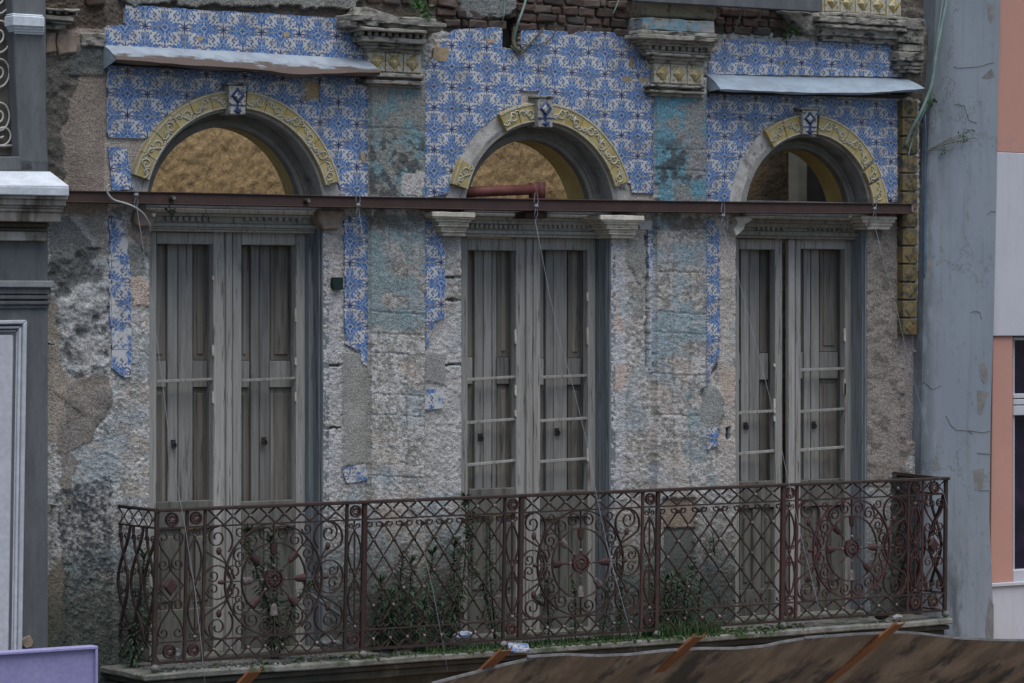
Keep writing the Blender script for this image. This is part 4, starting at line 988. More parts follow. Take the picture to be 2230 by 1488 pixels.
# capitals at the door heads
def capital(u0, u1, v0, v1, mat, prof, seed, dd=0.0, e=(1, 1)):
    n = len(prof); h = (v1-v0)/n
    stack("door_capital", u0, u1, [(v0+h*i, v0+h*(i+1), d+dd, ex) for i, (d, ex) in enumerate(prof)], mat, seed=seed, rough=.004, e_side=e)
def cap2(u0, u1, v0, k, seed, mat=m_cream, e_side=(1, 1)):
    L = []; v = v0
    for h, d, ex in ((11, .155, 26), (4, .145, 23), (6, .125, 17), (8, .105, 12), (3, .115, 13), (9, .085, 7), (4, .09, 7), (8, .07, 3)):
        L.append((v, v+h*k, d, ex)); v += h*k
    stack("door_capital", u0, u1, L, mat, seed=seed, rough=.0035, e_side=e_side, bev=.004)
cap2(968, 1010, 461, 1.0, 11); cap2(1334, 1378, 468, .96, 12)
capital(1888, 1942, 470, 500, m_cream, [(.10, 12), (.09, 8), (.085, 2), (.08, -2)], 13)
MB().prism([(1602, 471), (1640, 473), (1638, 481), (1624, 488), (1620, 500), (1604, 516), (1598, 500), (1608, 484)], .07, -.06).build("door_capital", m_cream, FA, bevel=.008, cuts=.03, rough=.007, freq=25)
MB().prism([(298, 456), (340, 458), (341, 470), (334, 475), (337, 484), (334, 494), (300, 494), (292, 480)], .06, -.06).build("door_capital", bpy.data.materials["warm_rubble"], FA, bevel=.01, cuts=.03, rough=.012, freq=20)
MB().prism([(332, 463), (341, 464), (339, 472), (333, 471)], .09, .02).build("door_capital", m_cream, FA, bevel=.006, cuts=.03, rough=.004)
MB().prism([(694, 456), (752, 458), (750, 470), (738, 498), (706, 500), (697, 480)], .045, -.06).build("door_capital", bpy.data.materials["warm_rubble"], FA, bevel=.01, cuts=.03, rough=.012, freq=20)
# clay shows where glaze has come off
for pl in ([(945, 104), (975, 103), (978, 118), (970, 134), (955, 132), (944, 126)], [(428, 82), (438, 79), (444, 88), (433, 92)], [(617, 71), (630, 72), (629, 81), (618, 80)], [(1371, 123), (1380, 124), (1378, 148), (1372, 146)], [(1355, 168), (1376, 167), (1377, 178), (1358, 180)],
           [(1392, 169), (1412, 169), (1413, 178), (1394, 178)], [(1698, 132), (1711, 132), (1711, 137), (1704, 138), (1704, 145), (1698, 145)], [(1058, 84), (1078, 88), (1076, 96), (1060, 93)], [(786, 330), (796, 338), (795, 356), (784, 345)]):
    pl2 = [(u+rnd.uniform(-1.5, 1.5), v+rnd.uniform(-1.5, 1.5)) for u, v in pl]
    MB().prism(pl2, DT+.0035, .0).build("glaze_chip", m_clay, FA)
# small plates
MB().prism([(727, 604), (748, 604), (748, 631), (728, 631), (725, 618)], .035, -.02).build("wall_plate", m_darkgreen, FA, bevel=.003)

# ------------------------------------------------------------------ balcony slab (part of the house)
DR = .53
def slab_box(name, u0, u1, v0, v1, dF, dB, mat, **k):
    return MB().lbox(u0, v0, u1, v1, dF, dB).build(name, mat, FA, **k)
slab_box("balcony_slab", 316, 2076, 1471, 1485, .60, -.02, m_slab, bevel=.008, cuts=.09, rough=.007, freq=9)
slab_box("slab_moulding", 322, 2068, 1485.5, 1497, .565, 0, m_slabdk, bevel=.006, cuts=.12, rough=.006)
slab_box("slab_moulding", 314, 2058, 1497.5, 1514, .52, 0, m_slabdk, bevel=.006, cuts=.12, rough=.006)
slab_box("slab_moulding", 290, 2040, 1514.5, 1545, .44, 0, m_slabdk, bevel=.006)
SLZ = lambda u: W(u, hv(1471, 316, u), .60).z          # top of the slab
sz = SLZ(1100)

# ------------------------------------------------------------------ iron railing
RA = thing("iron_railing", "rusty wrought iron railing of wheels, scrolls and lattice round the balcony", "railing", W(1200, 1381, DR))
def tp(U): return 1112-70*(U-342)/1720.0
def bt(U): return 1445-116*(U-342)/1720.0
def RP(U, t, d=DR):
    """U: photo column at the hand rail; t: 0 hand rail, 1 foot rail"""
    a = W(U, tp(U), DR); b = W(U-(7-4*(U-342)/1720.0), bt(U), DR)
    p = a.lerp(b, t); p.y = -d; return p
T1, T2 = .118, .868
def rail_line(t, U0, U1, n=10): return [RP(U0+(U1-U0)*i/n, t) for i in range(n+1)]
MB().tube(rail_line(0, 341, 2066), .0, flat=(.022, .011)).build("hand_rail", m_rust, RA, bevel=.004)
MB().tube(rail_line(T1, 342, 2062), .0, flat=(.009, .005)).build("rail_bar", m_rust, RA)
MB().tube(rail_line(T2, 342, 2062), .0, flat=(.009, .005)).build("rail_bar", m_rust, RA)
MB().tube(rail_line(1, 342, 2062), .0, flat=(.014, .008)).build("foot_rail", m_rust, RA)
POSTS = [(342, .015), (408, .012), (447, .011), (756, .012), (794, .017), (1100, .012), (1136, .019), (1400, .012), (1433, .016), (1706, .019), (1736, .013), (1979, .010), (2010, .010), (2060, .016)]
for U, r in POSTS:
    b = MB(); b.tube([RP(U, .0), RP(U, 1.0)], 0, flat=(r*.8, r*.86)); p = b.build("post", m_redrust if U in (794, 1706, 1736, 1979, 2010, 1400) else m_rust, RA, bevel=.003)
    if U in (342, 794, 1100, 1433, 1706, 2060):
        q = RP(U, 1.0); MB().tube([q, (q.x, q.y, sz+.035)], r*1.3, 8).build("foot", m_iron, p, smooth=True)
        MB().ball((q.x, q.y-.01, sz+.03), .029, 10, 6, (1, 1, .85)).build("foot_ball", m_slab, p, smooth=True)
def P2(Uc, tc, K=1.0):
    """local frame on the railing: x, z in metres about a centre"""
    c = RP(Uc, tc); return lambda x, z: Vector((c.x+x*K, -DR, c.z+z*K))
def curve(name, pts, w=.0085, h=.0034, mat=None, parent=None, closed=False, taper=None):
    return MB().tube(pts, 0, closed=closed, flat=(w, h), taper=taper).build(name, mat or m_rust, parent or RA)
def cross_band(U0, U1, ta, tb, n, mat, bossr=.013):
    w = (U1-U0)/n
    for k in range(n):
        a, b = U0+k*w+.5, U0+(k+1)*w-.5
        m = MB(); m.tube([RP(a, ta), RP(b, tb)], 0, flat=(.006, .0042)); m.tube([RP(a, tb, DR-.006), RP(b, ta, DR-.006)], 0, flat=(.006, .0042))
        x = m.build("cross", mat, RA)
        c = RP((a+b)/2, (ta+tb)/2); MB().ball((c.x, c.y-.006, c.z), bossr, 6, 4).build("rivet", m_boss, x, smooth=True)
WHEELS = [(447, 756), (1136, 1400), (1736, 1979)]
LATT = [(794, 1100), (1433, 1706)]
rr = random.Random(21)
for (a, b) in WHEELS+LATT:
    n = round((b-a)/39.5)
    cross_band(a+5, b-5, .006, T1-.004, n, m_rust); cross_band(a+5, b-5, T2+.006, .994, n, m_rust, .012)
HGT = (RP(1000, T1)-RP(1000, T2)).length
def rosette(Uc, tc, r, parent=None, mat=None):
    f = P2(Uc, tc)
    o = curve("rosette", [f(r*math.cos(t*.524), r*math.sin(t*.524)) for t in range(12)], .011, .005, mat or m_redrust, parent or RA, True)
    m = MB()
    for k in range(8):
        an = k*math.pi/4; c = f(r*.52*math.cos(an), r*.52*math.sin(an)); c.y -= .004
        m.ball(c, r*.25, 6, 4, (1, .5, 1))
    m.build("petals", mat or m_redrust, o, smooth=True)
    c = f(0, 0); c.y -= .012; MB().ball(c, r*.22, 6, 4).build("bead", m_boss, o, smooth=True)
    return o
def wheel(U0, U1, idx, mat):
    Uc = (U0+U1)/2-(2 if idx == 0 else 1); f = P2(Uc, (T1+T2)/2)
    W_ = (RP(U1, .5)-RP(U0, .5)).length/2; R = HGT/2-.003
    hub = curve("wheel", [f(R*math.cos(t*math.pi/24), R*math.sin(t*math.pi/24)) for t in range(48)], .010, .0045, mat, RA, True)
    Ri = R*.66
    curve("inner_ring", [f(Ri*math.cos(t*math.pi/20), Ri*math.sin(t*math.pi/20)) for t in range(40)], .008, .004, mat, hub, True)
    # hub flower
    hr = R*.17
    curve("hub_ring", [f(hr*math.cos(t*math.pi/9), hr*math.sin(t*math.pi/9)) for t in range(18)], .012, .006, m_redrust, hub, True)
    m = MB()
    for k in range(12):
        an = k*math.pi/6; c = f(hr*.58*math.cos(an), hr*.58*math.sin(an)); c.y -= .006; m.ball(c, hr*.24, 6, 4, (1, .6, 1))
    m.build("hub_petals", m_redrust, hub, smooth=True)
    c = f(0, 0); c.y -= .014; MB().ball(c, hr*.24, 8, 5).build("hub_boss", m_redrust, hub, smooth=True)
    # eight spokes with tulip ends
    for k in range(8):
        an = k*math.pi/4+math.pi/2; ca, sa = math.cos(an), math.sin(an)
        if idx == 1 and k in (7, 3): r0, r1 = hr, Ri*.55
        elif idx == 2 and k in (3, 7): r0, r1 = hr, Ri*.6
        else: r0, r1 = hr, Ri
        sp = MB().tube([f(ca*r0, sa*r0), f(ca*r1, sa*r1)], .006, 6).build("spoke", mat, hub, smooth=True)
        if r1 == Ri:
            m = MB(); A = []; B = []
            for (q, w2) in ((.64, .008), (.71, .020), (.80, .024), (.97, .029)):
                for s_ in (1,): pass
                A.append((Ri*q, w2))
            rings = []
            for q, w2 in A:
                rings.append([f(ca*q-sa*w2*math.cos(t), sa*q+ca*w2*math.cos(t))+Vector((0, w2*.55*math.sin(t), 0)) for t in [i*math.pi/3 for i in range(6)]])
            for i in range(len(rings)-1): m.loft(rings[i], rings[i+1], caps=False)
            k0 = len(m.v); m.v += rings[-1]; m.f.append(tuple(range(k0, k0+6)))
            m.build("tulip", rr.choice((m_redrust, m_redrust, m_boss)), sp, smooth=True)
            c = f(ca*hr*1.45, sa*hr*1.45); MB().ball(c, .011, 6, 4).build("collar", m_boss, sp, smooth=True)
    # paired scrolls between the rings
    Rm = (R+Ri)/2; gap = R-Ri
    for k in range(8):
        for s_ in (-1, 1):
            an = k*math.pi/4+math.pi/2+s_*.21
            cx, cz = Rm*math.cos(an), Rm*math.sin(an); rad = gap*.44
            base = an-s_*math.pi/2
            pts = [f(x, z) for x, z in spiral(cx, cz, rad, rad*.22, base, base+s_*9.0, 20)]
            curve("scroll", pts, .007, .0034, mat, hub)
        an = k*math.pi/4+math.pi/2
        curve("stay", [f(Ri*math.cos(an), Ri*math.sin(an)), f(R*math.cos(an), R*math.sin(an))], .007, .0035, mat, hub)
    # side gardens: big C scrolls above and below, ring in the middle, buds
    for sx in (-1, 1):
        xo = sx*W_*.79; rx = W_*.205
        mid = curve("side_ring", [f(xo+rx*.95*math.cos(t*math.pi/10), rx*1.0*math.sin(t*math.pi/10)) for t in range(20)], .008, .0038, mat, hub, True)
        for sz_ in (-1, 1):
            curve("curl", [f(x, z) for x, z in spiral(xo+sx*rx*.25, sz_*rx*.40, rx*.38, rx*.1, math.pi/2*(1-sx)+.6, math.pi/2*(1-sx)+.6-sx*sz_*7, 14)], .006, .003, mat, mid)
        MB().ball(f(xo-sx*rx*.3, 0), .020, 6, 4, (1.5, .6, .8)).build("bud", m_redrust, mid, smooth=True)
        for sz_ in (-1, 1):
            zc = sz_*HGT*.355; rc = W_*.215; xc = sx*W_*.765
            pts = [f(sx*W_*.545, sz_*HGT*.02), f(sx*W_*.585, sz_*HGT*.10), f(sx*W_*.68, sz_*HGT*.17), f(sx*W_*.85, sz_*HGT*.235)]
            st = math.atan2(-sz_*.55, sx)
            pts += [f(x, z) for x, z in spiral(xc, zc, rc, rc*.86, st, st+sx*sz_*4.4, 16)]
            curve("big_scroll", pts, .0085, .004, mat, hub)
            pts = [f(x, z) for x, z in spiral(xc+sx*rc*.1, zc+sz_*rc*.25, rc*.62, rc*.16, st+sx*sz_*2.2, st+sx*sz_*2.2-sx*sz_*8.5, 18)]
            curve("curl", pts, .007, .0034, mat, hub)
            curve("stalk", [f(sx*W_*.60, sz_*HGT*.11), f(sx*W_*.68, sz_*HGT*.19), f(sx*W_*.75, sz_*HGT*.26)], .005, .003, mat, hub)
            MB().ball(f(sx*W_*.765, sz_*HGT*.275), .021, 6, 4, (1, .6, 1.3)).build("bud", m_redrust, hub, smooth=True)
            cx, cz = sx*W_*.47, sz_*HGT*.455
            curve("curl", [f(x, z) for x, z in spiral(cx, cz-sz_*.012, .038, .010, math.pi/2*(1+sx), math.pi/2*(1+sx)+sx*sz_*8, 14)], .006, .003, mat, hub)
            curve("tendril", [f(x, z) for x, z in spiral(sx*W_*.50, sz_*HGT*.16, .026, .008, 0, sx*sz_*7.5, 12)], .005, .003, mat, hub)
wheel(447, 756, 0, m_rust); wheel(1136, 1400, 1, m_rust); wheel(1736, 1979, 2, m_redrust)
def lattice(U0, U1, mat):
    n = round((U1-U0)/43.0); w = (U1-U0)/n; span = T2-T1
    ta, tb = T1+.035, T2-.05
    rows = 6                                   # half diamonds from top to bottom
    hh = (tb-ta)/rows
    anchor = curve("lattice", [RP(U0+6, ta), RP(U0+6, tb)], .006, .003, mat)
    for k in range(-3, n):
        for s_ in (1, -1):
            # a bar runs three columns across from head to foot
            A = (k*w, ta); B = ((k+3)*w, tb)
            if s_ < 0: A, B = (B[0], A[1]), (A[0], B[1])
            p, q = list(A), list(B)
            x0, x1 = 0.0, n*w
            if min(p[0], q[0]) >= x1 or max(p[0], q[0]) <= x0: continue
            f0 = lambda x: A[1]+(B[1]-A[1])*(x-A[0])/(B[0]-A[0])
            for e in (p, q):
                if e[0] < x0: e[0], e[1] = x0, f0(x0)
                if e[0] > x1: e[0], e[1] = x1, f0(x1)
            dd = DR if s_ > 0 else DR-.007
            pts = [RP(U0+p[0]+(q[0]-p[0])*i/4, p[1]+(q[1]-p[1])*i/4, dd) for i in range(5)]
            MB().tube(pts, 0, flat=(.0055, .0042)).build("lattice_bar", mat, anchor)
    for k in range(n+1):                       # heads: hearts of small curls, feet: low curls
        for s_ in (-1, 1):
            U = U0+k*w
            if (k == 0 and s_ < 0) or (k == n and s_ > 0): continue
            f = P2(U, ta)
            r = .034
            pts = [f(s_*.004, -.02), f(s_*.012, .006)]+[f(x, z) for x, z in spiral(s_*.036, .004, .026, .010, math.pi*(.5-.4*s_), math.pi*(.5-.4*s_)-s_*5.6, 12)]
            curve("heart_curl", pts, .006, .0032, mat, anchor)
            f = P2(U, tb)
            pts = [f(0, .03)]+[f(x, z) for x, z in spiral(s_*.030, -.008, .028, .014, math.pi*(.5+.5*s_)+0.0, math.pi*(.5+.5*s_)+s_*3.4, 8)]
            curve("foot_curl", pts, .006, .0032, mat, anchor)
    for i in range(1, rows):
        for k in range(n+1):
            x = k*w+(w/2 if i % 2 else 0)
            if 2 < x < n*w-2:
                c = RP(U0+x, ta+hh*i); MB().ball((c.x, c.y-.008, c.z), .0125, 6, 4).build("rivet", m_boss if rr.random() < .5 else mat, anchor, smooth=True)
lattice(794, 1100, m_rust); lattice(1433, 1706, m_rust)
def narrow(U0, U1, mat):
    Uc = (U0+U1)/2; hw = (RP(U1, .5)-RP(U0, .5)).length/2*.78
    rosette(Uc, T1*.52, min(hw*.85, .036)); rosette(Uc, .93, min(hw*.85, .036))
    f = P2(Uc, (T1+T2)/2); H2 = HGT/2
    bar = curve("slim_column", [f(0, H2*.98), f(0, -H2*.98)], .006, .0036, mat)
    for s_ in (-1, 1):
        curve("leaf_bow", [f(s_*hw*math.sin(math.pi*(i/12))**.8*.95, H2*.80-H2*.78*i/12) for i in range(13)], .007, .0034, mat, bar)
        curve("leaf_bow", [f(s_*hw*math.sin(math.pi*(i/12))**.8*.95, -H2*.06-H2*.80*i/12) for i in range(13)], .007, .0034, mat, bar)
        for z in (.90, .10, -.22, -.90):
            curve("curl", [f(x, zz) for x, zz in spiral(s_*hw*.48, H2*z, hw*.42, hw*.12, math.pi*(.5+.5*s_), math.pi*(.5+.5*s_)+s_*7, 12)], .005, .003, mat, bar)
    MB().ball(f(0, H2*.02), .016, 6, 4, (1, .7, 1.5)).build("bud", m_redrust, bar, smooth=True)
    MB().ball(f(0, H2*.84), .014, 6, 4).build("bead", m_boss, bar, smooth=True)
    MB().ball(f(0, -H2*.93), .014, 6, 4).build("bead", m_boss, bar, smooth=True)
for a, b in ((408, 447), (756, 794), (1100, 1136), (1400, 1433), (1706, 1736), (1979, 2010)): narrow(a, b, m_redrust if a > 1690 else m_rust)
def corner(U0, U1, mat):
    Uc = (U0+U1)/2; hw = (RP(U1, .5)-RP(U0, .5)).length/2*.86
    f = P2(Uc, (T1+T2)/2); H2 = HGT/2
    rosette(Uc, T1*.55, .040); rosette(Uc, .93, .040)
    dm = MB(); q = [f(0, H2*.17), f(hw*.62, -H2*.02), f(0, -H2*.21), f(-hw*.62, -H2*.02)]
    dm.loft([p+Vector((0, .006, 0)) for p in q], [p.lerp(f(0, -H2*.02), .25)+Vector((0, -.012, 0)) for p in q])
    di = dm.build("diamond_plaque", m_redrust, RA, bevel=.004)
    curve("diamond_frame", [f(0, H2*.26), f(hw*.98, -H2*.02), f(0, -H2*.30), f(-hw*.98, -H2*.02)], .007, .0035, mat, di, True)
    for sz_ in (-1, 1):
        for s_ in (-1, 1):
            pts = [f(s_*0.004, sz_*H2*.26-H2*.02), f(s_*.010, sz_*H2*.44), f(s_*hw*.7, sz_*H2*.64)]
            pts += [f(x, z) for x, z in spiral(s_*hw*.56, sz_*H2*.83, hw*.42, hw*.14, (-.6*sz_ if s_ > 0 else math.pi+.6*sz_), (-.6*sz_ if s_ > 0 else math.pi+.6*sz_)+s_*sz_*7.0, 16)]
            curve("heart_scroll", pts, .007, .0035, mat, di)
            curve("big_curl", [f(x, z) for x, z in spiral(s_*hw*.56, sz_*H2*.36, hw*.44, hw*.12, math.pi*(.5+.5*s_), math.pi*(.5+.5*s_)+s_*sz_*7.5, 14)], .006, .0032, mat, di)
    return di
corner(342, 408, m_rust); corner(2010, 2060, m_redrust)
# returns to the wall at both ends
def side(U, mat):
    c0 = RP(U, 0); x = c0.x; zt, zb = c0.z, RP(U, 1).z
    Z = lambda t: zt+(zb-zt)*t
    S = lambda q, t: Vector((x, -DR*(1-q)-.0, Z(t)))
    top = MB().tube([S(0, 0), S(1.02, 0)], .011, 6).build("hand_rail", m_rust, RA, smooth=True)
    for t in (T1, T2, 1): MB().tube([S(0, t), S(1, t)], .007, 5).build("rail_bar", m_rust, RA)
    for k in range(4):
        for (ta, tb) in ((.01, T1), (T2, .99)):
            m = MB(); m.tube([S(k/4, ta), S((k+1)/4, tb)], .0055, 4); m.tube([S(k/4, tb), S((k+1)/4, ta)], .0055, 4)
            cr = m.build("cross", mat, RA); MB().ball(S((k+.5)/4, (ta+tb)/2)+Vector((-.008, 0, 0)), .012, 6, 4).build("rivet", m_boss, cr, smooth=True)
    n = 3; bulge = lambda t: .045*math.sin(math.pi*min(1, max(0, (t-T1)/(T2-T1))))
    for k in range(n):
        q0 = (k+.5)/n
        for s_ in (-1, 1):
            pts = []
            for i in range(17):
                t = T1+(T2-T1)*i/16; pts.append(S(q0+s_*.14*math.cos(2*math.pi*(i/16)*1.0-.0)*(.9), t)+Vector((-bulge(t)*.4, 0, 0)))
            MB().tube(pts, 0, flat=(.010, .006)).build("bowed_bar", mat, RA)
            for tt in (.20, .42, .56, .80):
                c = S(q0+s_*.07, tt); r = .030
                MB().tube([(x-.012, c.y+math.cos(a)*r*(1-a/11), c.z+math.sin(a)*r*(1-a/11)) for a in [j*.6*1.0 for j in range(14)]], .0055, 4).build("curl", mat, RA)
side(345, m_rust); side(2058, m_rust)
MB().tube([W(1945, 1029, .05), W(2066, 1043, .56)], .007, 6).build("stay_rod", m_rust, RA)

# ------------------------------------------------------------------ canopies over the outer arches
def canopy(name, label, back, front, lip, mat, gusset, d=.20):
    th = thing(name, label, "canopy", W(*back[0], .02), "metal canopies over the arches")
    n = 24; b = MB(); cols = []
    def along(pts, f):
        xs = [p[0] for p in pts]; u = xs[0]+(xs[-1]-xs[0])*f
        return u, float(np.interp(u, xs, [p[1] for p in pts]))
    m = 6; th_ = .004
    grid = []
    for i in range(n+1):
        f = i/n; A = W(*along(back, f), .005); B = W(*along(front, f), d)
        row = []
        for j in range(m+1):
            p = A.lerp(B, j/m); p.z += .012*math.sin(j/m*math.pi)+rnd.uniform(-.002, .002); row.append(p); cols.append(j/m)
        L = B+Vector((0, .012, -lip*(1+.3*math.sin(i*.9)))); row.append(L); cols.append(1.0)
        grid.append(row)
    q = m+2
    b.v = [p for r in grid for p in r]; k = len(b.v)
    b.v += [p+Vector((0, th_, -th_)) for r in grid for p in r]
    for i in range(n):
        for j in range(q-1):
            b.f.append((i*q+j, (i+1)*q+j, (i+1)*q+j+1, i*q+j+1)); b.f.append((k+i*q+j, k+i*q+j+1, k+(i+1)*q+j+1, k+(i+1)*q+j))
    for i in range(n):
        b.f.append((i*q+q-1, (i+1)*q+q-1, k+(i+1)*q+q-1, k+i*q+q-1)); b.f.append((i*q, k+i*q, k+(i+1)*q, (i+1)*q))
    for j in range(q-1):
        b.f.append((j, j+1, k+j+1, k+j)); e = n*q; b.f.append((e+j, k+e+j, k+e+j+1, e+j+1))
    o = b.build("sheet", mat, th, smooth=False)
    at = o.data.color_attributes.new("wear", 'FLOAT_COLOR', 'POINT')
    for i, c in enumerate(cols+cols): at.data[i].color = (c, c, c, 1)
    A0, B0 = grid[0][0], grid[0][-2]; C0 = W(*gusset, .005)
    MB().loft([A0, B0, C0], [p+Vector((.004, 0, 0)) for p in (A0, B0, C0)], caps=True).build("end_plate", m_zinc, th)
    A0, B0 = grid[-1][0], grid[-1][-2]; C0 = Vector((A0.x, A0.y, B0.z-.05))
    MB().loft([A0, B0, C0], [p+Vector((.004, 0, 0)) for p in (A0, B0, C0)]).build("end_plate", m_zinc, th)
    return th
canopy("metal_canopy", "grey metal canopy with wavy front where brown shows through peeling paint", [(223, 97), (500, 110), (660, 120), (792, 128)], [(254, 129), (400, 141), (560, 151), (650, 163), (720, 160), (829, 157)], .016, m_peel, (224, 152), .20)
canopy("metal_canopy", "straight pale grey metal canopy, paint intact, beside the blue grey pillar", [(1536, 161), (1700, 167), (1965, 171)], [(1569, 194), (1760, 202), (1900, 202), (2014, 193)], .010, m_zinc, (1536, 201), .20)
for (a, b, c, e) in ((232, 134, 800, 163), (1540, 196, 1970, 208)):
    MB().prism([(a, b), (c, e-1), (c, e+6), (a, b+8)], .05, -.03).build("canopy_dark_strip", m_iron, FA)  # dark strip on the wall below each canopy

# ------------------------------------------------------------------ steel beam
DB = .16
BE = thing("steel_beam", "rusty brown steel channel beam running across the front below the arches", "steel beam", W(1100, 445, DB))
bx = [(118, 414.5, 440), (400, 418.5, 446), (800, 428, 453), (1200, 433.5, 460), (1600, 439, 464), (1992, 443.5, 466)]
def chan(f0, f1, d0, d1):
    b = MB(); k = 0
    for i, (u, a, c) in enumerate(bx):
        v0, v1 = a+(c-a)*f0, a+(c-a)*f1
        b.v += [W(u, v0, DB, d0), W(u, v1, DB, d0), W(u, v1, DB, d1), W(u, v0, DB, d1)]
    for i in range(len(bx)-1):
        for j in range(4):
            b.f.append((i*4+j, i*4+(j+1) % 4, (i+1)*4+(j+1) % 4, (i+1)*4+j))
    b.f.append((0, 1, 2, 3)); e = (len(bx)-1)*4; b.f.append((e+3, e+2, e+1, e))
    return b
chan(.10, .90, DB-.012, DB-.022).build("web", m_beam, BE, bevel=.001)
chan(0, .10, DB, .02).build("flange", m_beam, BE, bevel=.002)
chan(.90, 1.0, DB, .02).build("flange", m_beam, BE, bevel=.002)
for u, v in ((374, 432), (667, 438)):
    c = W(u, v, DB); MB().tube([(c.x, -DB+.01, c.z), (c.x, -DB-.03, c.z)], .017, 10).build("bolt", m_iron, BE, bevel=.002)
    MB().tube([(c.x, -DB-.03, c.z), (c.x, -DB-.036, c.z)], .011, 10).build("bolt_end", m_boss, BE)
MB().prism([(1986, 446), (1990, 446), (1990, 462), (1986, 462)], DB+.002, DB-.02).build("bolt", m_boss, BE)
MB().prism([(1145, 461), (1192, 462), (1192, 476), (1145, 475)], .10, -.10).build("beam_cleat", m_beam, BE, bevel=.003)
# red pipe strut inside the middle arch
PB = thing("pipe_strut", "red oxide steel pipe strut with end flange inside the middle arch", "pipe", W(1100, 415, -.05))
MB().tube([W(1012, 419, -.05), W(1160, 413, -.05)], .036, 12).build("pipe", m_pipe, PB, smooth=True)
MB().tube([W(1163, 399, -.05), W(1163, 436, -.05)], .036, 12).build("upright", m_pipe, PB, smooth=True)
c = W(1182, 413, -.05)
MB().tube([(c.x, c.y+.03, c.z+.05), (c.x, c.y+.03, c.z-.07)], .036, 12).build("upright", m_pipe, PB, smooth=True)
MB().prism([(1150, 432), (1208, 432), (1208, 437), (1150, 437)], .05, -.12).build("foot_plate", m_pipe, PB)

# ------------------------------------------------------------------ protective boarding below the balcony
FN = thing("protective_boarding", "brown stained boarding sloping out under the balcony on orange channel struts", "boarding", W(1600, 1420, 1.4))
edge = [(940, 1490), (985, 1478), (1040, 1464), (1100, 1448), (1168, 1433), (1230, 1428), (1300, 1431), (1370, 1428), (1450, 1419), (1530, 1415), (1600, 1415), (1660, 1410), (1700, 1401), (1752, 1393), (1850, 1386), (1950, 1381), (2000, 1384), (2080, 1394), (2160, 1398), (2260, 1399), (2420, 1394), (2620, 1384), (2850, 1372)]
DE, SL = 1.45, 1.05
def fan_sheet(e, dy, name="board"):
    b = MB(); k = len(e); n = 6; th_ = .010
    for u, v in e:
        t = W(u, v, DE)
        for j in range(n+1):
            f = j/n; b.v.append(t+Vector((0.0, SL*f, -SL*.62*f-.03*math.sin(f*3.1)))+Vector((0, -dy, dy*.5)))
    m = len(b.v)
    nrm = Vector((0, -.53, .85))
    b.v += [p+nrm*th_ for p in b.v]
    q = n+1
    for i in range(k-1):
        for j in range(n):
            b.f.append((i*q+j, (i+1)*q+j, (i+1)*q+j+1, i*q+j+1)); b.f.append((m+i*q+j, m+i*q+j+1, m+(i+1)*q+j+1, m+(i+1)*q+j))
        b.f.append((i*q, m+i*q, m+(i+1)*q, (i+1)*q))
    for j in range(n): b.f.append((j, j+1, m+j+1, m+j)); e0 = (k-1)*q; b.f.append((e0+j, m+e0+j, m+e0+j+1, e0+j+1))
    o = b.build(name, m_fan, FN)
    l = [W(u, v, DE)+Vector((0, -dy-.004, dy*.5+.004)) for u, v in e]
    MB().tube(l, 0, flat=(.006, .008)).build("board_edge", m_fanedge, o)
    return o
fan_sheet([p for p in edge if p[0] <= 1180], .0)
fan_sheet([(1145, 1433)]+[p for p in edge if 1168 < p[0] <= 1752], .012)
fan_sheet([(1746, 1393)]+[p for p in edge if p[0] >= 1752], .024)
for (u, v) in ((552, 1463), (1098, 1418), (1520, 1388), (1958, 1361), (2330, 1330)):
    t = W(u+10, v-19, DE+.24); dv = Vector((0, 1, -.62)).normalized()
    # channel: web and two lips, open to the boarding
    a = t; e = t+dv*2.0; w = .042; sd = Vector((1, 0, 0)); nr = Vector((0, -.527, .85)); h = .035
    sb = MB()
    for (c0, c1, n0, n1) in ((-w, w, -.004, 0), (-w, -w+.004, 0, h), (w-.004, w, 0, h)):
        A = [a+sd*c0+nr*n0, a+sd*c1+nr*n0, a+sd*c1+nr*n1, a+sd*c0+nr*n1]
        sb.loft(A, [p+(e-a) for p in A])
    for p in sb.v: p += -nr*(h+.03)
    sb.build("channel_strut", m_orange, FN, bevel=.002)

# ------------------------------------------------------------------ lilac sign
SG = thing("sign_board", "flat lilac sign board with a thin raised rim beside the balcony slab", "sign", W(100, 1470, .9))
MB().prism([(-60, 1429), (211, 1411), (211, 1540), (-60, 1560)], .90, .84).build("sign_face", m_lilac, SG, bevel=.003)
for pl in ([(-60, 1425), (214, 1407), (214, 1413.5), (-60, 1431.5)], [(208.5, 1411), (214, 1411), (214, 1545), (208.5, 1545)]):
    MB().prism(pl, .925, .835).build("sign_rim", m_lilac, SG, bevel=.003)

# ------------------------------------------------------------------ grey neighbour on the near side
GB = thing("grey_building", "grey painted neighbour with stained cornice, white panel and iron scroll grille", "building", W(20, 700, .25))
xg = W(104, 700, .25)
b = MB(); b.prism([(-400, -80), (104, -80), (104, 1560), (-400, 1560)], .22, -.3)
w = MB()
# wall field with a hole for the grille recess: four pieces
x0, x1 = W(-300, 300, .22).x, W(104, 800, .22).x
r0, r1 = W(-300, 300, .22), W(45, 300, .22)
ztop, zbot = W(50, -80, .22).z, W(50, 1560, .22).z
zr = W(45, 338, .22).z
xr = W(30, 200, .22).x
MB().prism([(24, -80), (99, -80), (101, 75), (101, 240), (106, 372), (45, 372), (42, 340), (30, 60)], .22, -.3).build("pilaster", m_greyb, GB, bevel=.006)
MB().box(x0, W(46, 300, .22).x, -.10, .3, zr, ztop).build("recess_wall", m_greyrec, GB)
MB().prism([(-300, 341), (46, 341), (46, 372), (-300, 366)], .221, -.3).build("recess_sill", m_greyb, GB, bevel=.006)
MB().lbox(-300, 340, 104, 1560, .22, -.3).build("building_wall", m_greyb, GB)
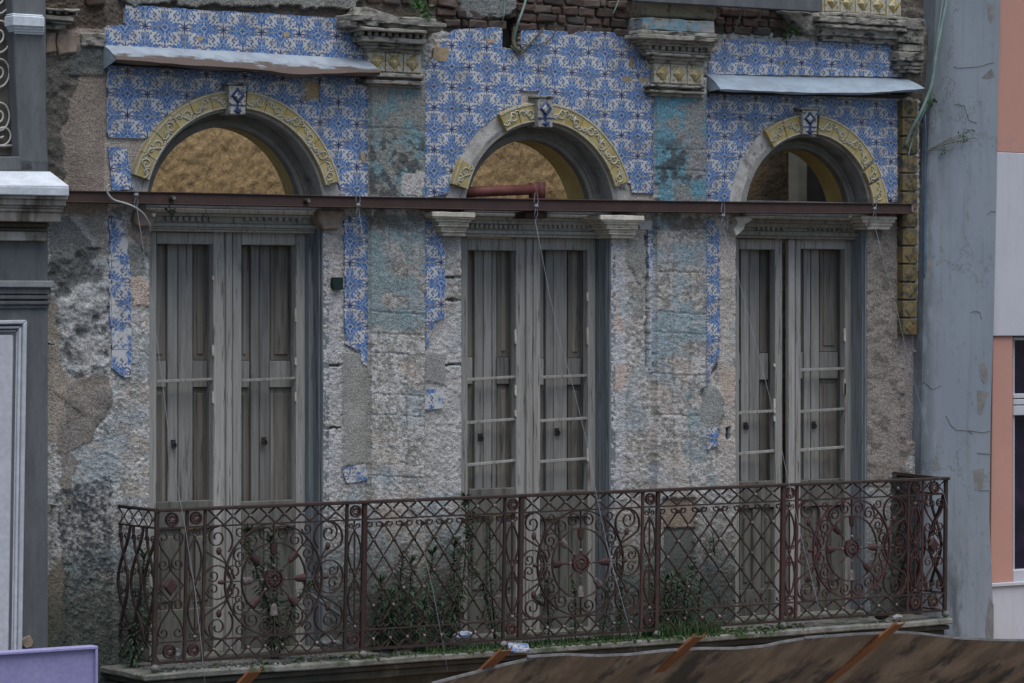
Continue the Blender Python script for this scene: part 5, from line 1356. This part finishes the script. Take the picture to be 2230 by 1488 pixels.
# white capping on the pilaster
cp = MB()
for v0, v1, d, e0, e1 in ((29, 33, .25, 27, 95), (33, 56, .28, 29, 98), (56, 62, .265, 31, 98), (62, 68, .25, 32, 97), (68, 73, .235, 33, 96)):
    cp.lbox(e0, v0, e1, v1, d, .15)
cp.build("pilaster_capping", m_ledge, GB, bevel=.006)
MB().prism([(-60, 43), (19, 44), (19, 62), (-60, 61)], .05, -.2).build("recess_capping", m_ledgest, GB, bevel=.006)
# cornice
for v0, v1, d, e, mat in ((405, 424, .47, 151, m_ledge), (424, 432, .44, 148, m_ledgest), (432, 446, .42, 144, m_ledgest), (446, 452, .40, 140, m_ledgest), (452, 460, .385, 137, m_ledgest), (460, 482, .37, 133, m_ledgest),
                       (484, 494, .27, 108, m_greyrec), (496, 504, .25, 105, m_greyrec), (504, 524, .275, 104, m_ledgest)):
    MB().lbox(-300, v0+ (hv(v0, 0, -300)-v0), e, v1+(hv(v1, 0, -300)-v1), d, .1).build("cornice_moulding", mat, GB, bevel=.005)
m = MB(); A = [W(-300, 400, .47), W(151, 405, .47)]
m.loft([W(-300, 402, .468), W(150, 405, .468), W(109, 374, .224), W(-300, 371, .224)], [p+Vector((0, 0, -.03)) for p in (W(-300, 402, .468), W(150, 405, .468), W(109, 374, .224), W(-300, 371, .224))])
m.build("cornice_weathering", m_ledge, GB)
for v0, v1, d, e in ((611, 626, .275, 118), (626, 641, .255, 112), (643, 652, .25, 112), (656, 664, .25, 111), (664, 672, .235, 107)):
    MB().lbox(-300, hv(v0, 0, -300), e, hv(v1, 0, -300), d, .1).build("string_moulding", m_greyb if d < .27 else weathered("pale_grey_paint", (.24, .245, .25), (.20, .205, .21), None, 6, bump=.3), GB, bevel=.005)
# white framed panel below
MB().prism([(-300, 702), (60, 697), (47, 1560), (-300, 1560)], .20, .1).build("white_panel", m_white, GB)
def panel_frame(e0, v0, e1, v1, d):
    MB().prism([(e1, v1+.5), (e0, v0+.5), (e0-13, 1560), (e1-13, 1560)], d, .15).build("panel_moulding", m_white, GB, bevel=.006)
    MB().prism([(-300, v0+5), (e0-.6, v0), (e1-.6, v1), (-300, v1+5)], d-.002, .15).build("panel_moulding", m_white, GB, bevel=.006)
panel_frame(60, 697, 51, 706, .262); panel_frame(48, 710, 42, 716, .245); panel_frame(40, 719, 36, 723, .225)
MB().prism([(-300, 733), (31, 729), (18, 1560), (-300, 1560)], .228, .15).build("panel_field", m_white, GB, bevel=.010)
# scroll grille in the recess
def gs(u, v): return W(u, v, .12)
GRL = MB(); GRL.tube([gs(-60, 318), gs(33, 318)], .009, 6)
gr = GRL.build("scroll_grille", m_whiteiron, GB, smooth=True)
for cv, R in ((250, 30), (155, 30), (75, 34), (-10, 34)):
    for sgn in (1,):
        pts = []
        for i in range(34):
            a = -1.9+i*.30; r = R*(1-i/40)
            pts.append(gs(-2+r*.88*math.cos(a), cv-r*1.22*math.sin(a)))
        MB().tube(pts, .0062, 6).build("grille_scroll", m_whiteiron, gr, smooth=True)
pts = [gs(5+22*math.cos(-1.6+i*.33)*(1-i/26), 293-24*math.sin(-1.6+i*.33)*(1-i/26)) for i in range(22)]
MB().tube(pts, .0062, 6).build("grille_scroll", m_whiteiron, gr, smooth=True)
MB().prism([(47, 1392), (66, 1386), (74, 1398), (70, 1410), (58, 1412), (48, 1404)], .24, .1).build("broken_corner", bpy.data.materials["warm_rubble"], GB, bevel=.004, cuts=.03, rough=.008)

# ------------------------------------------------------------------ blue grey pillar and the salmon building beyond
BP = thing("blue_pillar", "tall blue grey plastered pillar with hairline cracks between tiled house and salmon building", "pillar", W(2090, 800, .1))
b = MB()
L = [(2043, -60), (2036, 100), (2026, 260), (2018, 450), (2012, 700), (2009, 900), (2007, 1130), (2003, 1560)]
Rr = [(2182, -60), (2176, 200), (2172, 450), (2166, 700), (2160, 900), (2157, 1130), (2165, 1330), (2166, 1560)]
b.prism(L+Rr[::-1], .13, -.5); b.build("pillar_face", m_bluewall, BP, bevel=.012)
pk = random.Random(4)
PATCH = weathered("bare_grey_render", (.19, .185, .175), (.15, .145, .14), None, 20, bump=.5)
for pl in ([(2134, 795), (2141, 790), (2150, 800), (2151, 820), (2143, 838), (2136, 828)], [(2129, 852), (2156, 853), (2148, 870), (2135, 905), (2130, 900)], [(2118, 1023), (2142, 1022), (2140, 1062), (2124, 1070)],
           [(2150, 8), (2164, 10), (2164, 40), (2156, 52), (2150, 36)], [(2138, 170), (2158, 150), (2168, 168), (2150, 174)], [(2156, 1300), (2165, 1318), (2164, 1400), (2148, 1405), (2146, 1370)], [(2018, 560), (2028, 565), (2027, 605), (2016, 608)], [(2034, 1000), (2046, 1010), (2044, 1026), (2034, 1024)]):
    pl = [(u+pk.uniform(-2, 2), v+pk.uniform(-2, 2)) for u, v in pl]
    MB().prism(pl, .1315, .128).build("bare_patch", PATCH, BP)
for ln in ([(2108, 1387-450), (2140, 942), (2158, 938)], [(2060, 905), (2070, 925), (2082, 936), (2108, 938), (2118, 945)], [(2010, 830), (2030, 848), (2050, 838)], [(2077, 145), (2085, 148), (2130, 145), (2165, 135)], [(2080, 226), (2100, 230), (2110, 262), (2128, 268)], [(2150, 467), (2158, 460), (2168, 461)], [(2114, 680), (2122, 677), (2134, 680), (2138, 696)], [(2128, 987), (2158, 989)], [(2132, 1068), (2158, 1068)]):
    MB().tube([W(u, v, .1325) for u, v in ln], .0020, 4).build("crack", PATCH, BP)
PK = thing("salmon_building", "smooth salmon and off white building with dark windows beyond the pillar", "building", W(2220, 700, .05))
pe = lambda v: float(np.interp(v, [-60, 330, 733, 1270, 1560], [2178, 2170, 2163, 2157, 2163]))
def band(v0, v1, d, mat, nm="wall_band", u1=2420, u0=None):
    a0, a1 = (pe(v0), pe(v1)) if u0 is None else (u0, u0)
    MB().prism([(a0, v0), (u1, hv(v0, 2180, u1)), (u1, hv(v1, 2180, u1)), (a1, v1)], d, -.4).build(nm, mat, PK, bevel=.004)
band(-60, 331, .10, m_pink); band(331.6, 732, .105, m_offwhite); band(732.5, 1270, .085, m_pink, u1=2206)
band(1271, 1279, .11, m_offwhite, "ledge"); band(1279, 1400, .09, m_offwhite); band(1400, 1560, .09, m_pink)
wn_ = MB().prism([(2208, 733), (2420, 733), (2420, 1271), (2208, 1271)], .0, -.02).build("window", m_glass, PK)
for (a, bb) in ((735, 741), (858, 868), (870, 882), (884, 905)):
    MB().lbox(2207, a, 2420, bb, .05, -.02).build("window_bar", m_offwhite, wn_, bevel=.004)
MB().lbox(2206.5, 1242, 2420, 1268, .07, -.02).build("window_sill", m_offwhite, wn_, bevel=.005)
MB().prism([(2206.4, 742), (2209.5, 742), (2209.5, 1242), (2206.4, 1242)], .03, -.02).build("window_frame", m_offwhite, wn_)
# grey fascia across the top
FS = thing("grey_fascia", "flat grey painted board along the top above the bare bricks", "fascia board", W(1590, 5, .22))
MB().prism([(1385, -60), (1790, -60), (1792, 26), (1600, 15), (1388, 3)], .22, .15).build("board", m_greyb, FS, bevel=.004)

# ------------------------------------------------------------------ wires and cables
def wire(name, label, cat, pts, r, mat, group=None, n=5, sub=1):
    """pts: (u, v, d)"""
    P = [W(u, v, d) for u, v, d in pts]
    if sub > 1:
        Q = []
        for i in range(len(P)-1):
            a, b_, c, e = P[max(0, i-1)], P[i], P[i+1], P[min(len(P)-1, i+2)]
            for k in range(sub):
                t = k/sub; Q.append(0.5*((2*b_)+(c-a)*t+(2*a-5*b_+4*c-e)*t*t+(3*b_-a-3*c+e)*t**3))
        Q.append(P[-1]); P = Q
    o = MB().tube(P, r, n).build(name, mat, None, smooth=True)
    return tag(o, label, cat, group)
G = "tie wires from the beam to the boarding"
dd = lambda v: .17+(1.45-.17)*max(0, (v-470))/950
def tw(label, pts): return wire("tie_wire", label, "wire", [(u, v, dd(v)) for u, v in pts], .0018, m_galv, G, 4)
tw("thin grey tie wire crossing the widest doorway beside the tilted tile piece", [(296, 440), (312, 540), (335, 690), (352, 820), (368, 950), (386, 1060), (402, 1140), (425, 1290), (438, 1400), (447, 1495)])
tw("thin grey tie wire down the patchy wall between widest and middle doorways", [(781, 455), (800, 580), (828, 700), (848, 815), (872, 925), (905, 1085), (925, 1210), (944, 1290), (975, 1462)])
tw("thin grey tie wire hanging across the middle doorway from the knotted clamp", [(1165, 478), (1180, 555), (1196, 640), (1222, 750), (1250, 850), (1282, 980), (1300, 1085), (1325, 1200), (1355, 1310), (1385, 1421)])
tw("thin grey tie wire crossing the narrowest doorway to the boarding", [(1576, 500), (1600, 575), (1630, 690), (1662, 810), (1690, 920), (1715, 1040), (1745, 1170), (1775, 1290), (1798, 1389)])
tw("thin grey tie wire over brown render and the blue grey pillar", [(1905, 492), (1925, 570), (1950, 660), (1968, 740), (1990, 830), (2010, 900), (2035, 1000), (2062, 1100), (2100, 1215), (2135, 1320), (2162, 1394)])
# knots where the wires tie round the beam
for (u, v, lb) in ((297, 425, "twisted wire knot on the beam beside the tilted blue tile piece"), (780, 447, "twisted wire knot on beam under the turquoise pilaster shaft"), (1168, 449, "shiny wire clamp on the beam below the pipe strut"), (1575, 470, "wire knot on the beam at the narrowest arch's springing"), (1905, 455, "faint wire knot on the beam over the dark corner capital")):
    k = thing("wire_knot", lb, "wire knot", W(u, v, .185), "wire knots on the beam")
    c = W(u, v, .185)
    MB().tube([(c.x-.010, c.y, c.z+.09), (c.x-.018, c.y, c.z+.03), (c.x, c.y-.006, c.z), (c.x+.016, c.y, c.z+.03), (c.x+.008, c.y, c.z+.09)], .0028, 4).build("wire_loop", m_galv, k)
    MB().tube([(c.x, c.y, c.z), (c.x-.014, c.y, c.z-.05), (c.x-.004, c.y, c.z-.10), (c.x+.012, c.y, c.z-.05), (c.x, c.y, c.z)], .0026, 4).build("wire_loop", m_galv, k)
    MB().ball(c, .016, 8, 5, (1.2, .8, .8)).build("clamp", m_galv, k, smooth=True)
wire("loose_cord", "dusty cord looping over the beam beside the cracked capital", "cord", [(238, 402, .19), (232, 410, .19), (236, 424, .19), (248, 436, .19), (268, 442, .19), (288, 449, .19), (308, 462, .17), (320, 478, .14), (327, 496, .10), (326, 506, .05)], .0075, m_cord, sub=4)
wire("hanging_cable", "pale green cable hanging beside the blue grey pillar", "cable", [(2068, -30, .20), (2056, 30, .20), (2040, 110, .22), (2030, 180, .22), (2014, 225, .2), (1999, 258, .18), (1984, 285, .13), (1972, 318, .09)], .013, m_cable, sub=4)
wire("hanging_cable", "second thinner cable alongside the pale green one by the pillar", "cable", [(2057, -30, .19), (2046, 50, .19), (2034, 130, .20), (2022, 215, .19), (2004, 262, .16), (1988, 300, .10), (1978, 340, .09)], .006, m_cable, sub=4)
wire("roof_cable", "thin pale cable dropping into the broken niche, straighter of the two", "cable", [(1096, -30, .05), (1098, 20, .05), (1096, 38, .05), (1092, 52, -.02), (1090, 70, -.06)], .0055, m_cable, sub=3)
wire("roof_cable", "thicker pale cable slanting into the broken niche", "cable", [(1152, -25, .05), (1140, 18, .05), (1130, 45, .05), (1125, 62, .03), (1120, 85, .0), (1114, 102, -.03)], .009, m_cable, sub=3)
wire("roof_cable", "short stub of cable over the bricks below the grey fascia", "cable", [(1352, -12, .05), (1342, 15, .05), (1333, 35, .03)], .005, m_cable, sub=2)
wire("roof_cable", "fine cable crossing bricks beside the second pilaster head", "cable", [(1625, -20, .23), (1618, 15, .2), (1606, 50, .05), (1600, 72, .02)], .004, m_cable, sub=2)
wire("dry_root", "dark root growing across the blue tiles from the niche", "root", [(1112, 100, .03), (1132, 118, .035), (1150, 100, .035), (1168, 80, .035), (1184, 62, .03)], .007, m_stem, sub=3)
wire("dry_root", "thin curved root over the blue tiles above the middle arch", "root", [(1136, 96, .03), (1162, 99, .03), (1188, 93, .03), (1204, 80, .03), (1212, 62, .03)], .004, m_stem, sub=3)
wire("dry_root", "thick knot of root standing inside the broken niche", "root", [(1122, 60, -.02), (1118, 84, -.01), (1122, 104, .02), (1133, 112, .03)], .017, m_stem, sub=3)
wire("paint_run", "blue paint drip line along the pillar's mouldy corner", "paint run", [(2015, 250, .135), (2016, 330, .135), (2014, 420, .133), (2013, 560, .133), (2013, 605, .133)], .0045, weathered("blue_drip", (.03, .10, .19), (.05, .13, .22), None, 20, bump=0), sub=2)
wire("leaning_pipe", "grey plastic pipe leaning behind the railing by the widest doorway", "pipe", [(672, 1292, .22), (705, 1315, .26), (762, 1354, .34)], .012, weathered("grey_plastic", (.15, .16, .17), (.12, .13, .14), None, 9, rough=.5, bump=0), sub=1)
for (u, v, lb) in ((112, 748, "small pale hook on the rubble wall level with door lights"), (124, 1101, "small pale hook low on the rubble wall beside the railing")):
    wire("wall_hook", lb, "hook", [(u-10, v, .0), (u-2, v, .10), (u+5, v+1, .12), (u+6, v-5, .12)], .010, m_cord, "hooks in the rubble wall", sub=2)

# ------------------------------------------------------------------ things lying on the balcony
ft = [W(1104, 1399, .60), W(1150, 1402, .60), W(1153, 1417, .64), W(1113, 1418, .64)]
b = MB(); b.v = ft+[p+Vector((0, .004, -.012)) for p in ft]; b.f = [(0, 1, 2, 3), (7, 6, 5, 4)]+[(i, (i+1) % 4, 4+(i+1) % 4, 4+i) for i in range(4)]
b.uv = [(0, 1), (1, 1), (1, 0), (0, 0)]+[(0, 0), (1, 0), (1, 1), (0, 1)]+[(0, 0), (1, 0), (1, 0), (0, 0)]*4
tag(b.build("fallen_tile", m_tile), "fallen blue and white tile lying on slab edge", "tile")
def lump(name, label, cat, u, v, d, r, mat, sq=(1, 1, .7), seed=0, group=None, rough=.35):
    c = W(u, v, d); c.z = max(c.z, sz+r*sq[2]*.6)
    o = MB().ball(c, r, 9, 6, sq).build(name, mat, None, rough=r*rough, freq=2.2/r, seed=seed); return tag(o, label, cat, group)
R_ = "rubble lumps behind the railing"
lump("rubble_lump", "pale broken stone by the first post behind bottom lattice", "stone", 385, 1424, .45, .045, m_pebble, seed=1, group=R_)
lump("rubble_lump", "bigger cream stone beside the first wheel's end post", "stone", 712, 1397, .42, .050, m_pebble, seed=2, group=R_)
lump("rubble_lump", "smaller cream stone touching the bigger cream one", "stone", 733, 1402, .44, .035, m_pebble, seed=3, group=R_)
lump("rubble_lump", "grey lump behind the low curls of middle wheel panel", "stone", 1182, 1305, .25, .06, m_slab, seed=4, group=R_)
lump("crumpled_wrapper", "crumpled blue and white wrapper behind the lattice foot", "wrapper", 1010, 1383, .40, .045, weathered("pale_blue_plastic", (.24, .33, .48), (.38, .42, .50), None, 25, rough=.4, bump=.3), (1.6, 1, .5), 5)
lump("plastic_bottle", "squashed dusty bottle resting on the slab end", "bottle", 1955, 1344, .55, .027, weathered("dusty_plastic", (.22, .23, .28), (.20, .19, .15), None, 18, rough=.35, bump=.1), (1.7, .8, .8), 6, rough=.2)
lump("brick_bat", "dark square block tucked under the foot rail near slab end", "brick", 1920, 1340, .48, .05, m_iron, (1.3, .8, .7), 7, rough=.15)
# scattered pale crumbs and moss on the slab
b = MB()
for k in range(520):
    u = rnd.choice((rnd.uniform(345, 780), rnd.uniform(345, 620), rnd.uniform(800, 2000))); d = rnd.uniform(.12, .57)
    p = W(u, hv(1445, 342, u), DR, d); r = rnd.uniform(.004, .017)
    b.ball((p.x, -d, sz+r*.4), r, 5, 3, (1, 1, .6))
tag(b.build("pebble_litter", m_pebble, None, rough=.003, freq=60), "pale crumbs of render strewn along the slab", "rubble", kind='stuff')
def blades(n, urange, dr, h, mat, name, label, lean=.5, w=.004):
    b = MB()
    for k in range(n):
        u = rnd.uniform(*urange); d = rnd.uniform(*dr); x = W(u, hv(1445, 342, u), DR, d).x
        hh = h*rnd.uniform(.4, 1.1); a = rnd.uniform(0, 6.28); l = hh*lean*rnd.uniform(.2, 1.2)
        p0 = Vector((x, -d, sz-.004)); p1 = p0+Vector((math.cos(a)*l*.4, math.sin(a)*l*.4, hh*.6)); p2 = p0+Vector((math.cos(a)*l, math.sin(a)*l, hh))
        s = Vector((-math.sin(a), math.cos(a), 0))*w
        b.add([p0-s, p0+s, p1+s*.8, p1-s*.8, p2], [(0, 1, 2, 3), (3, 2, 4)])
    return tag(b.build(name, mat), label, name.split("_")[-1], kind='stuff')
b = MB()
for (a, c, n) in ((930, 1140, 260), (1140, 1420, 420), (1420, 1560, 260), (1560, 1780, 120), (450, 900, 90)):
    for k in range(n):
        u = rnd.uniform(a, c); d = rnd.uniform(.30, .60); x = W(u, hv(1445, 342, u), DR, d).x
        b.ball((x, -d, sz), rnd.uniform(.006, .02), 5, 3, (1, 1, .8))
tag(b.build("moss_grass", weathered("wet_moss", (.045, .075, .022), (.03, .05, .018), (.07, .08, .03), 14, bump=.6), None, rough=.006, freq=40), "wet moss cushions along the front of the slab", "moss", kind='stuff')
blades(900, (930, 1440), (.34, .60), .05, m_grass, "short_grass", "short green grass sprouting along the slab edge", .8, .003)
blades(700, (1420, 1570), (.34, .60), .13, m_grass, "tall_grass", "taller tuft of green grass under the lattice", .6, .003)
blades(260, (850, 1140), (.45, .60), .04, m_grass, "sparse_grass", "sparse grass beside the fallen tile", .9, .003)

# ------------------------------------------------------------------ plants
def spiky(label, stems, leaf=.10, per=.008, group="spiky stemmed plants on the balcony", name="spiky_plant", mat=None, tip=True, cat="plant"):
    """stems: list of [(u, v, d), ...] from the foot up"""
    f = W(*stems[0][0]); th = thing(name, label, cat, f, group)
    for st in stems:
        P = [W(*q) for q in st]; L = [0]
        for i in range(len(P)-1): L.append(L[-1]+(P[i+1]-P[i]).length)
        MB().tube(P, .0065, 5, taper=.5).build("stem", m_stem, th, smooth=True)
        b = MB(); n = int(L[-1]/per)
        for k in range(n):
            s = L[-1]*(.12+.88*k/n); i = max(j for j in range(len(L)-1) if L[j] <= s+1e-9) if s < L[-1] else len(L)-2
            p = P[i].lerp(P[i+1], (s-L[i])/max(1e-6, L[i+1]-L[i]))
            f_ = s/L[-1]
            for q in range(4):
                a = rnd.uniform(0, 6.283); ln = leaf*rnd.uniform(.65, 1.1)*(1 if f_ < .93 else .9)
                upk = (.9 if f_ > .93 else .25 if f_ > .7 else -.05)+rnd.uniform(-.2, .2)
                dr = Vector((math.cos(a), math.sin(a), upk)).normalized(); sd = dr.cross(Vector((0, 0, 1))).normalized()*.0062
                m_ = p+dr*ln*.55; t_ = p+dr*ln+Vector((0, 0, -ln*.28 if f_ < .93 else 0))
                b.add([p-sd*.5, p+sd*.5, m_+sd, m_-sd, t_], [(0, 1, 2, 3), (3, 2, 4)])
        b.build("leaves", mat or m_fern, th)
Z0 = lambda u, d: (u, hv(1445, 342, u)-0, d)
def gp(u, d):                          # a foot point on the slab
    p = W(u, hv(1420, 342, u), .3, d); q = px((p.x, -d, sz)); return (q[0], q[1], d)
spiky("tallest spiky plant rising before the widest doorway with pale tips", [[gp(600, .25), (585, 1320, .25), (560, 1250, .27), (545, 1190, .28), (540, 1150, .28)], [gp(606, .25), (600, 1300, .25), (592, 1230, .25), (588, 1172, .25)], [gp(612, .25), (640, 1310, .28), (680, 1275, .32)]], .10)
spiky("spiky plant drooping in front of the corner of slab and rubble wall", [[gp(300, .2), (305, 1320, .2), (310, 1250, .22), (315, 1205, .22)], [gp(300, .2), (330, 1340, .22), (340, 1290, .24)]], .09)
spiky("dense bushy clump of spiky stems behind the first lattice", [[gp(830, .2), (832, 1330, .2), (830, 1262, .2)], [gp(860, .25), (868, 1300, .25), (875, 1230, .25), (880, 1205, .25)], [gp(890, .2), (892, 1320, .2), (896, 1215, .2)], [gp(912, .3), (925, 1310, .3), (938, 1240, .3), (944, 1200, .3)], [gp(845, .35), (848, 1340, .35), (850, 1290, .35)], [gp(930, .2), (945, 1340, .2), (950, 1290, .2)], [gp(870, .15), (862, 1340, .15), (852, 1300, .15)], [gp(905, .4), (900, 1350, .4), (905, 1300, .4)], [gp(960, .3), (965, 1350, .3), (962, 1320, .3)]], .09, .008)
spiky("tall feathery spiky plant reaching over the hand rail by the middle doorway", [[gp(985, .25), (998, 1310, .25), (1012, 1230, .25), (1016, 1150, .25), (1012, 1085, .25)], [gp(990, .2), (992, 1320, .2), (988, 1240, .2), (990, 1180, .2)]], .10, .009)
spiky("slender curved spiky plant in front of the middle doorway", [[gp(1080, .3), (1050, 1268, .3), (1030, 1240, .3), (1024, 1180, .3), (1030, 1120, .3)], [gp(1080, .3), (1066, 1240, .3), (1066, 1180, .3), (1068, 1130, .3)]], .07, .012)
spiky("small spiky plants below the middle wheel", [[gp(1195, .3), (1192, 1290, .3), (1192, 1262, .3)], [gp(1252, .3), (1252, 1300, .3), (1250, 1268, .3)]], .06)
spiky("mid sized spiky plant beside the middle wheel's post", [[gp(1350, .3), (1352, 1310, .3), (1355, 1280, .3)], [gp(1320, .25), (1325, 1310, .25), (1322, 1290, .25)]], .07)
spiky("wide low bush of spiky stems behind the second lattice", [[gp(1445, .25), (1448, 1290, .25), (1450, 1260, .25)], [gp(1470, .3), (1474, 1290, .3), (1480, 1245, .3)], [gp(1500, .2), (1504, 1280, .2), (1508, 1235, .2)], [gp(1460, .15), (1462, 1290, .15), (1464, 1255, .15)], [gp(1425, .3), (1424, 1300, .3), (1420, 1275, .3)], [gp(1520, .3), (1522, 1290, .3), (1526, 1265, .3)], [gp(1488, .35), (1490, 1300, .35), (1492, 1270, .35)]], .085, .009)
spiky("lone thin sprig climbing the wall beside narrowest doorway", [[(1556, 1210, .1), (1554, 1185, .1), (1552, 1160, .1)]], .06, .009)
def sprig(label, root, tips, leaf, mat=None, grp="small weeds rooted in the wall"):
    th = thing("wall_weed", label, "weed", W(*root), grp)
    m = MB()
    for t in tips: m.tube([W(*root), W((root[0]+t[0])/2, (root[1]+t[1])/2-3, (root[2]+t[2])/2+.02), W(*t)], .003, 4)
    m.build("stem", m_stem, th)
    b = MB()
    for t in tips:
        for k in range(9):
            p = W(*root).lerp(W(*t), rnd.uniform(.45, 1.05))+Vector((rnd.uniform(-.02, .02), rnd.uniform(-.03, 0), rnd.uniform(-.02, .02)))
            a = Vector((rnd.uniform(-1, 1), rnd.uniform(-.5, .5), rnd.uniform(-.6, .8))).normalized(); s = a.cross(Vector((rnd.uniform(-1, 1), 1, rnd.uniform(-1, 1)))).normalized()
            b.add([p, p+a*leaf*.5+s*leaf*.22, p+a*leaf, p+a*leaf*.5-s*leaf*.22], [(0, 1, 2, 3)])
    b.build("leaves", mat or m_grass, th)
sprig("leafy weed on the ledge over the first pilaster head", (935, 30, .05), [(900, 8, .12), (905, 16, .13), (890, 6, .10), (912, 2, .10)], .05)
sprig("bright tuft at the end of the first pilaster head's cornice", (926, 44, .16), [(922, 28, .17), (930, 30, .17), (920, 36, .18)], .045)
sprig("small green fern among the bricks above the pale canopy", (1722, 82, .02), [(1712, 66, .08), (1718, 62, .08), (1728, 60, .08), (1706, 74, .07), (1734, 70, .06)], .04)
sprig("weed rooted where the pale canopy meets the pillar", (2016, 224, .13), [(2034, 218, .16), (2026, 222, .17)], .045)
sprig("long stemmed weed reaching across the blue grey pillar", (2018, 328, .13), [(2070, 329, .15), (2104, 296, .16), (2112, 286, .16), (2122, 300, .16)], .028)
sprig("tiny green shoot on the dentilled door head", (372, 466, .0), [(364, 458, .03), (370, 454, .03)], .03)
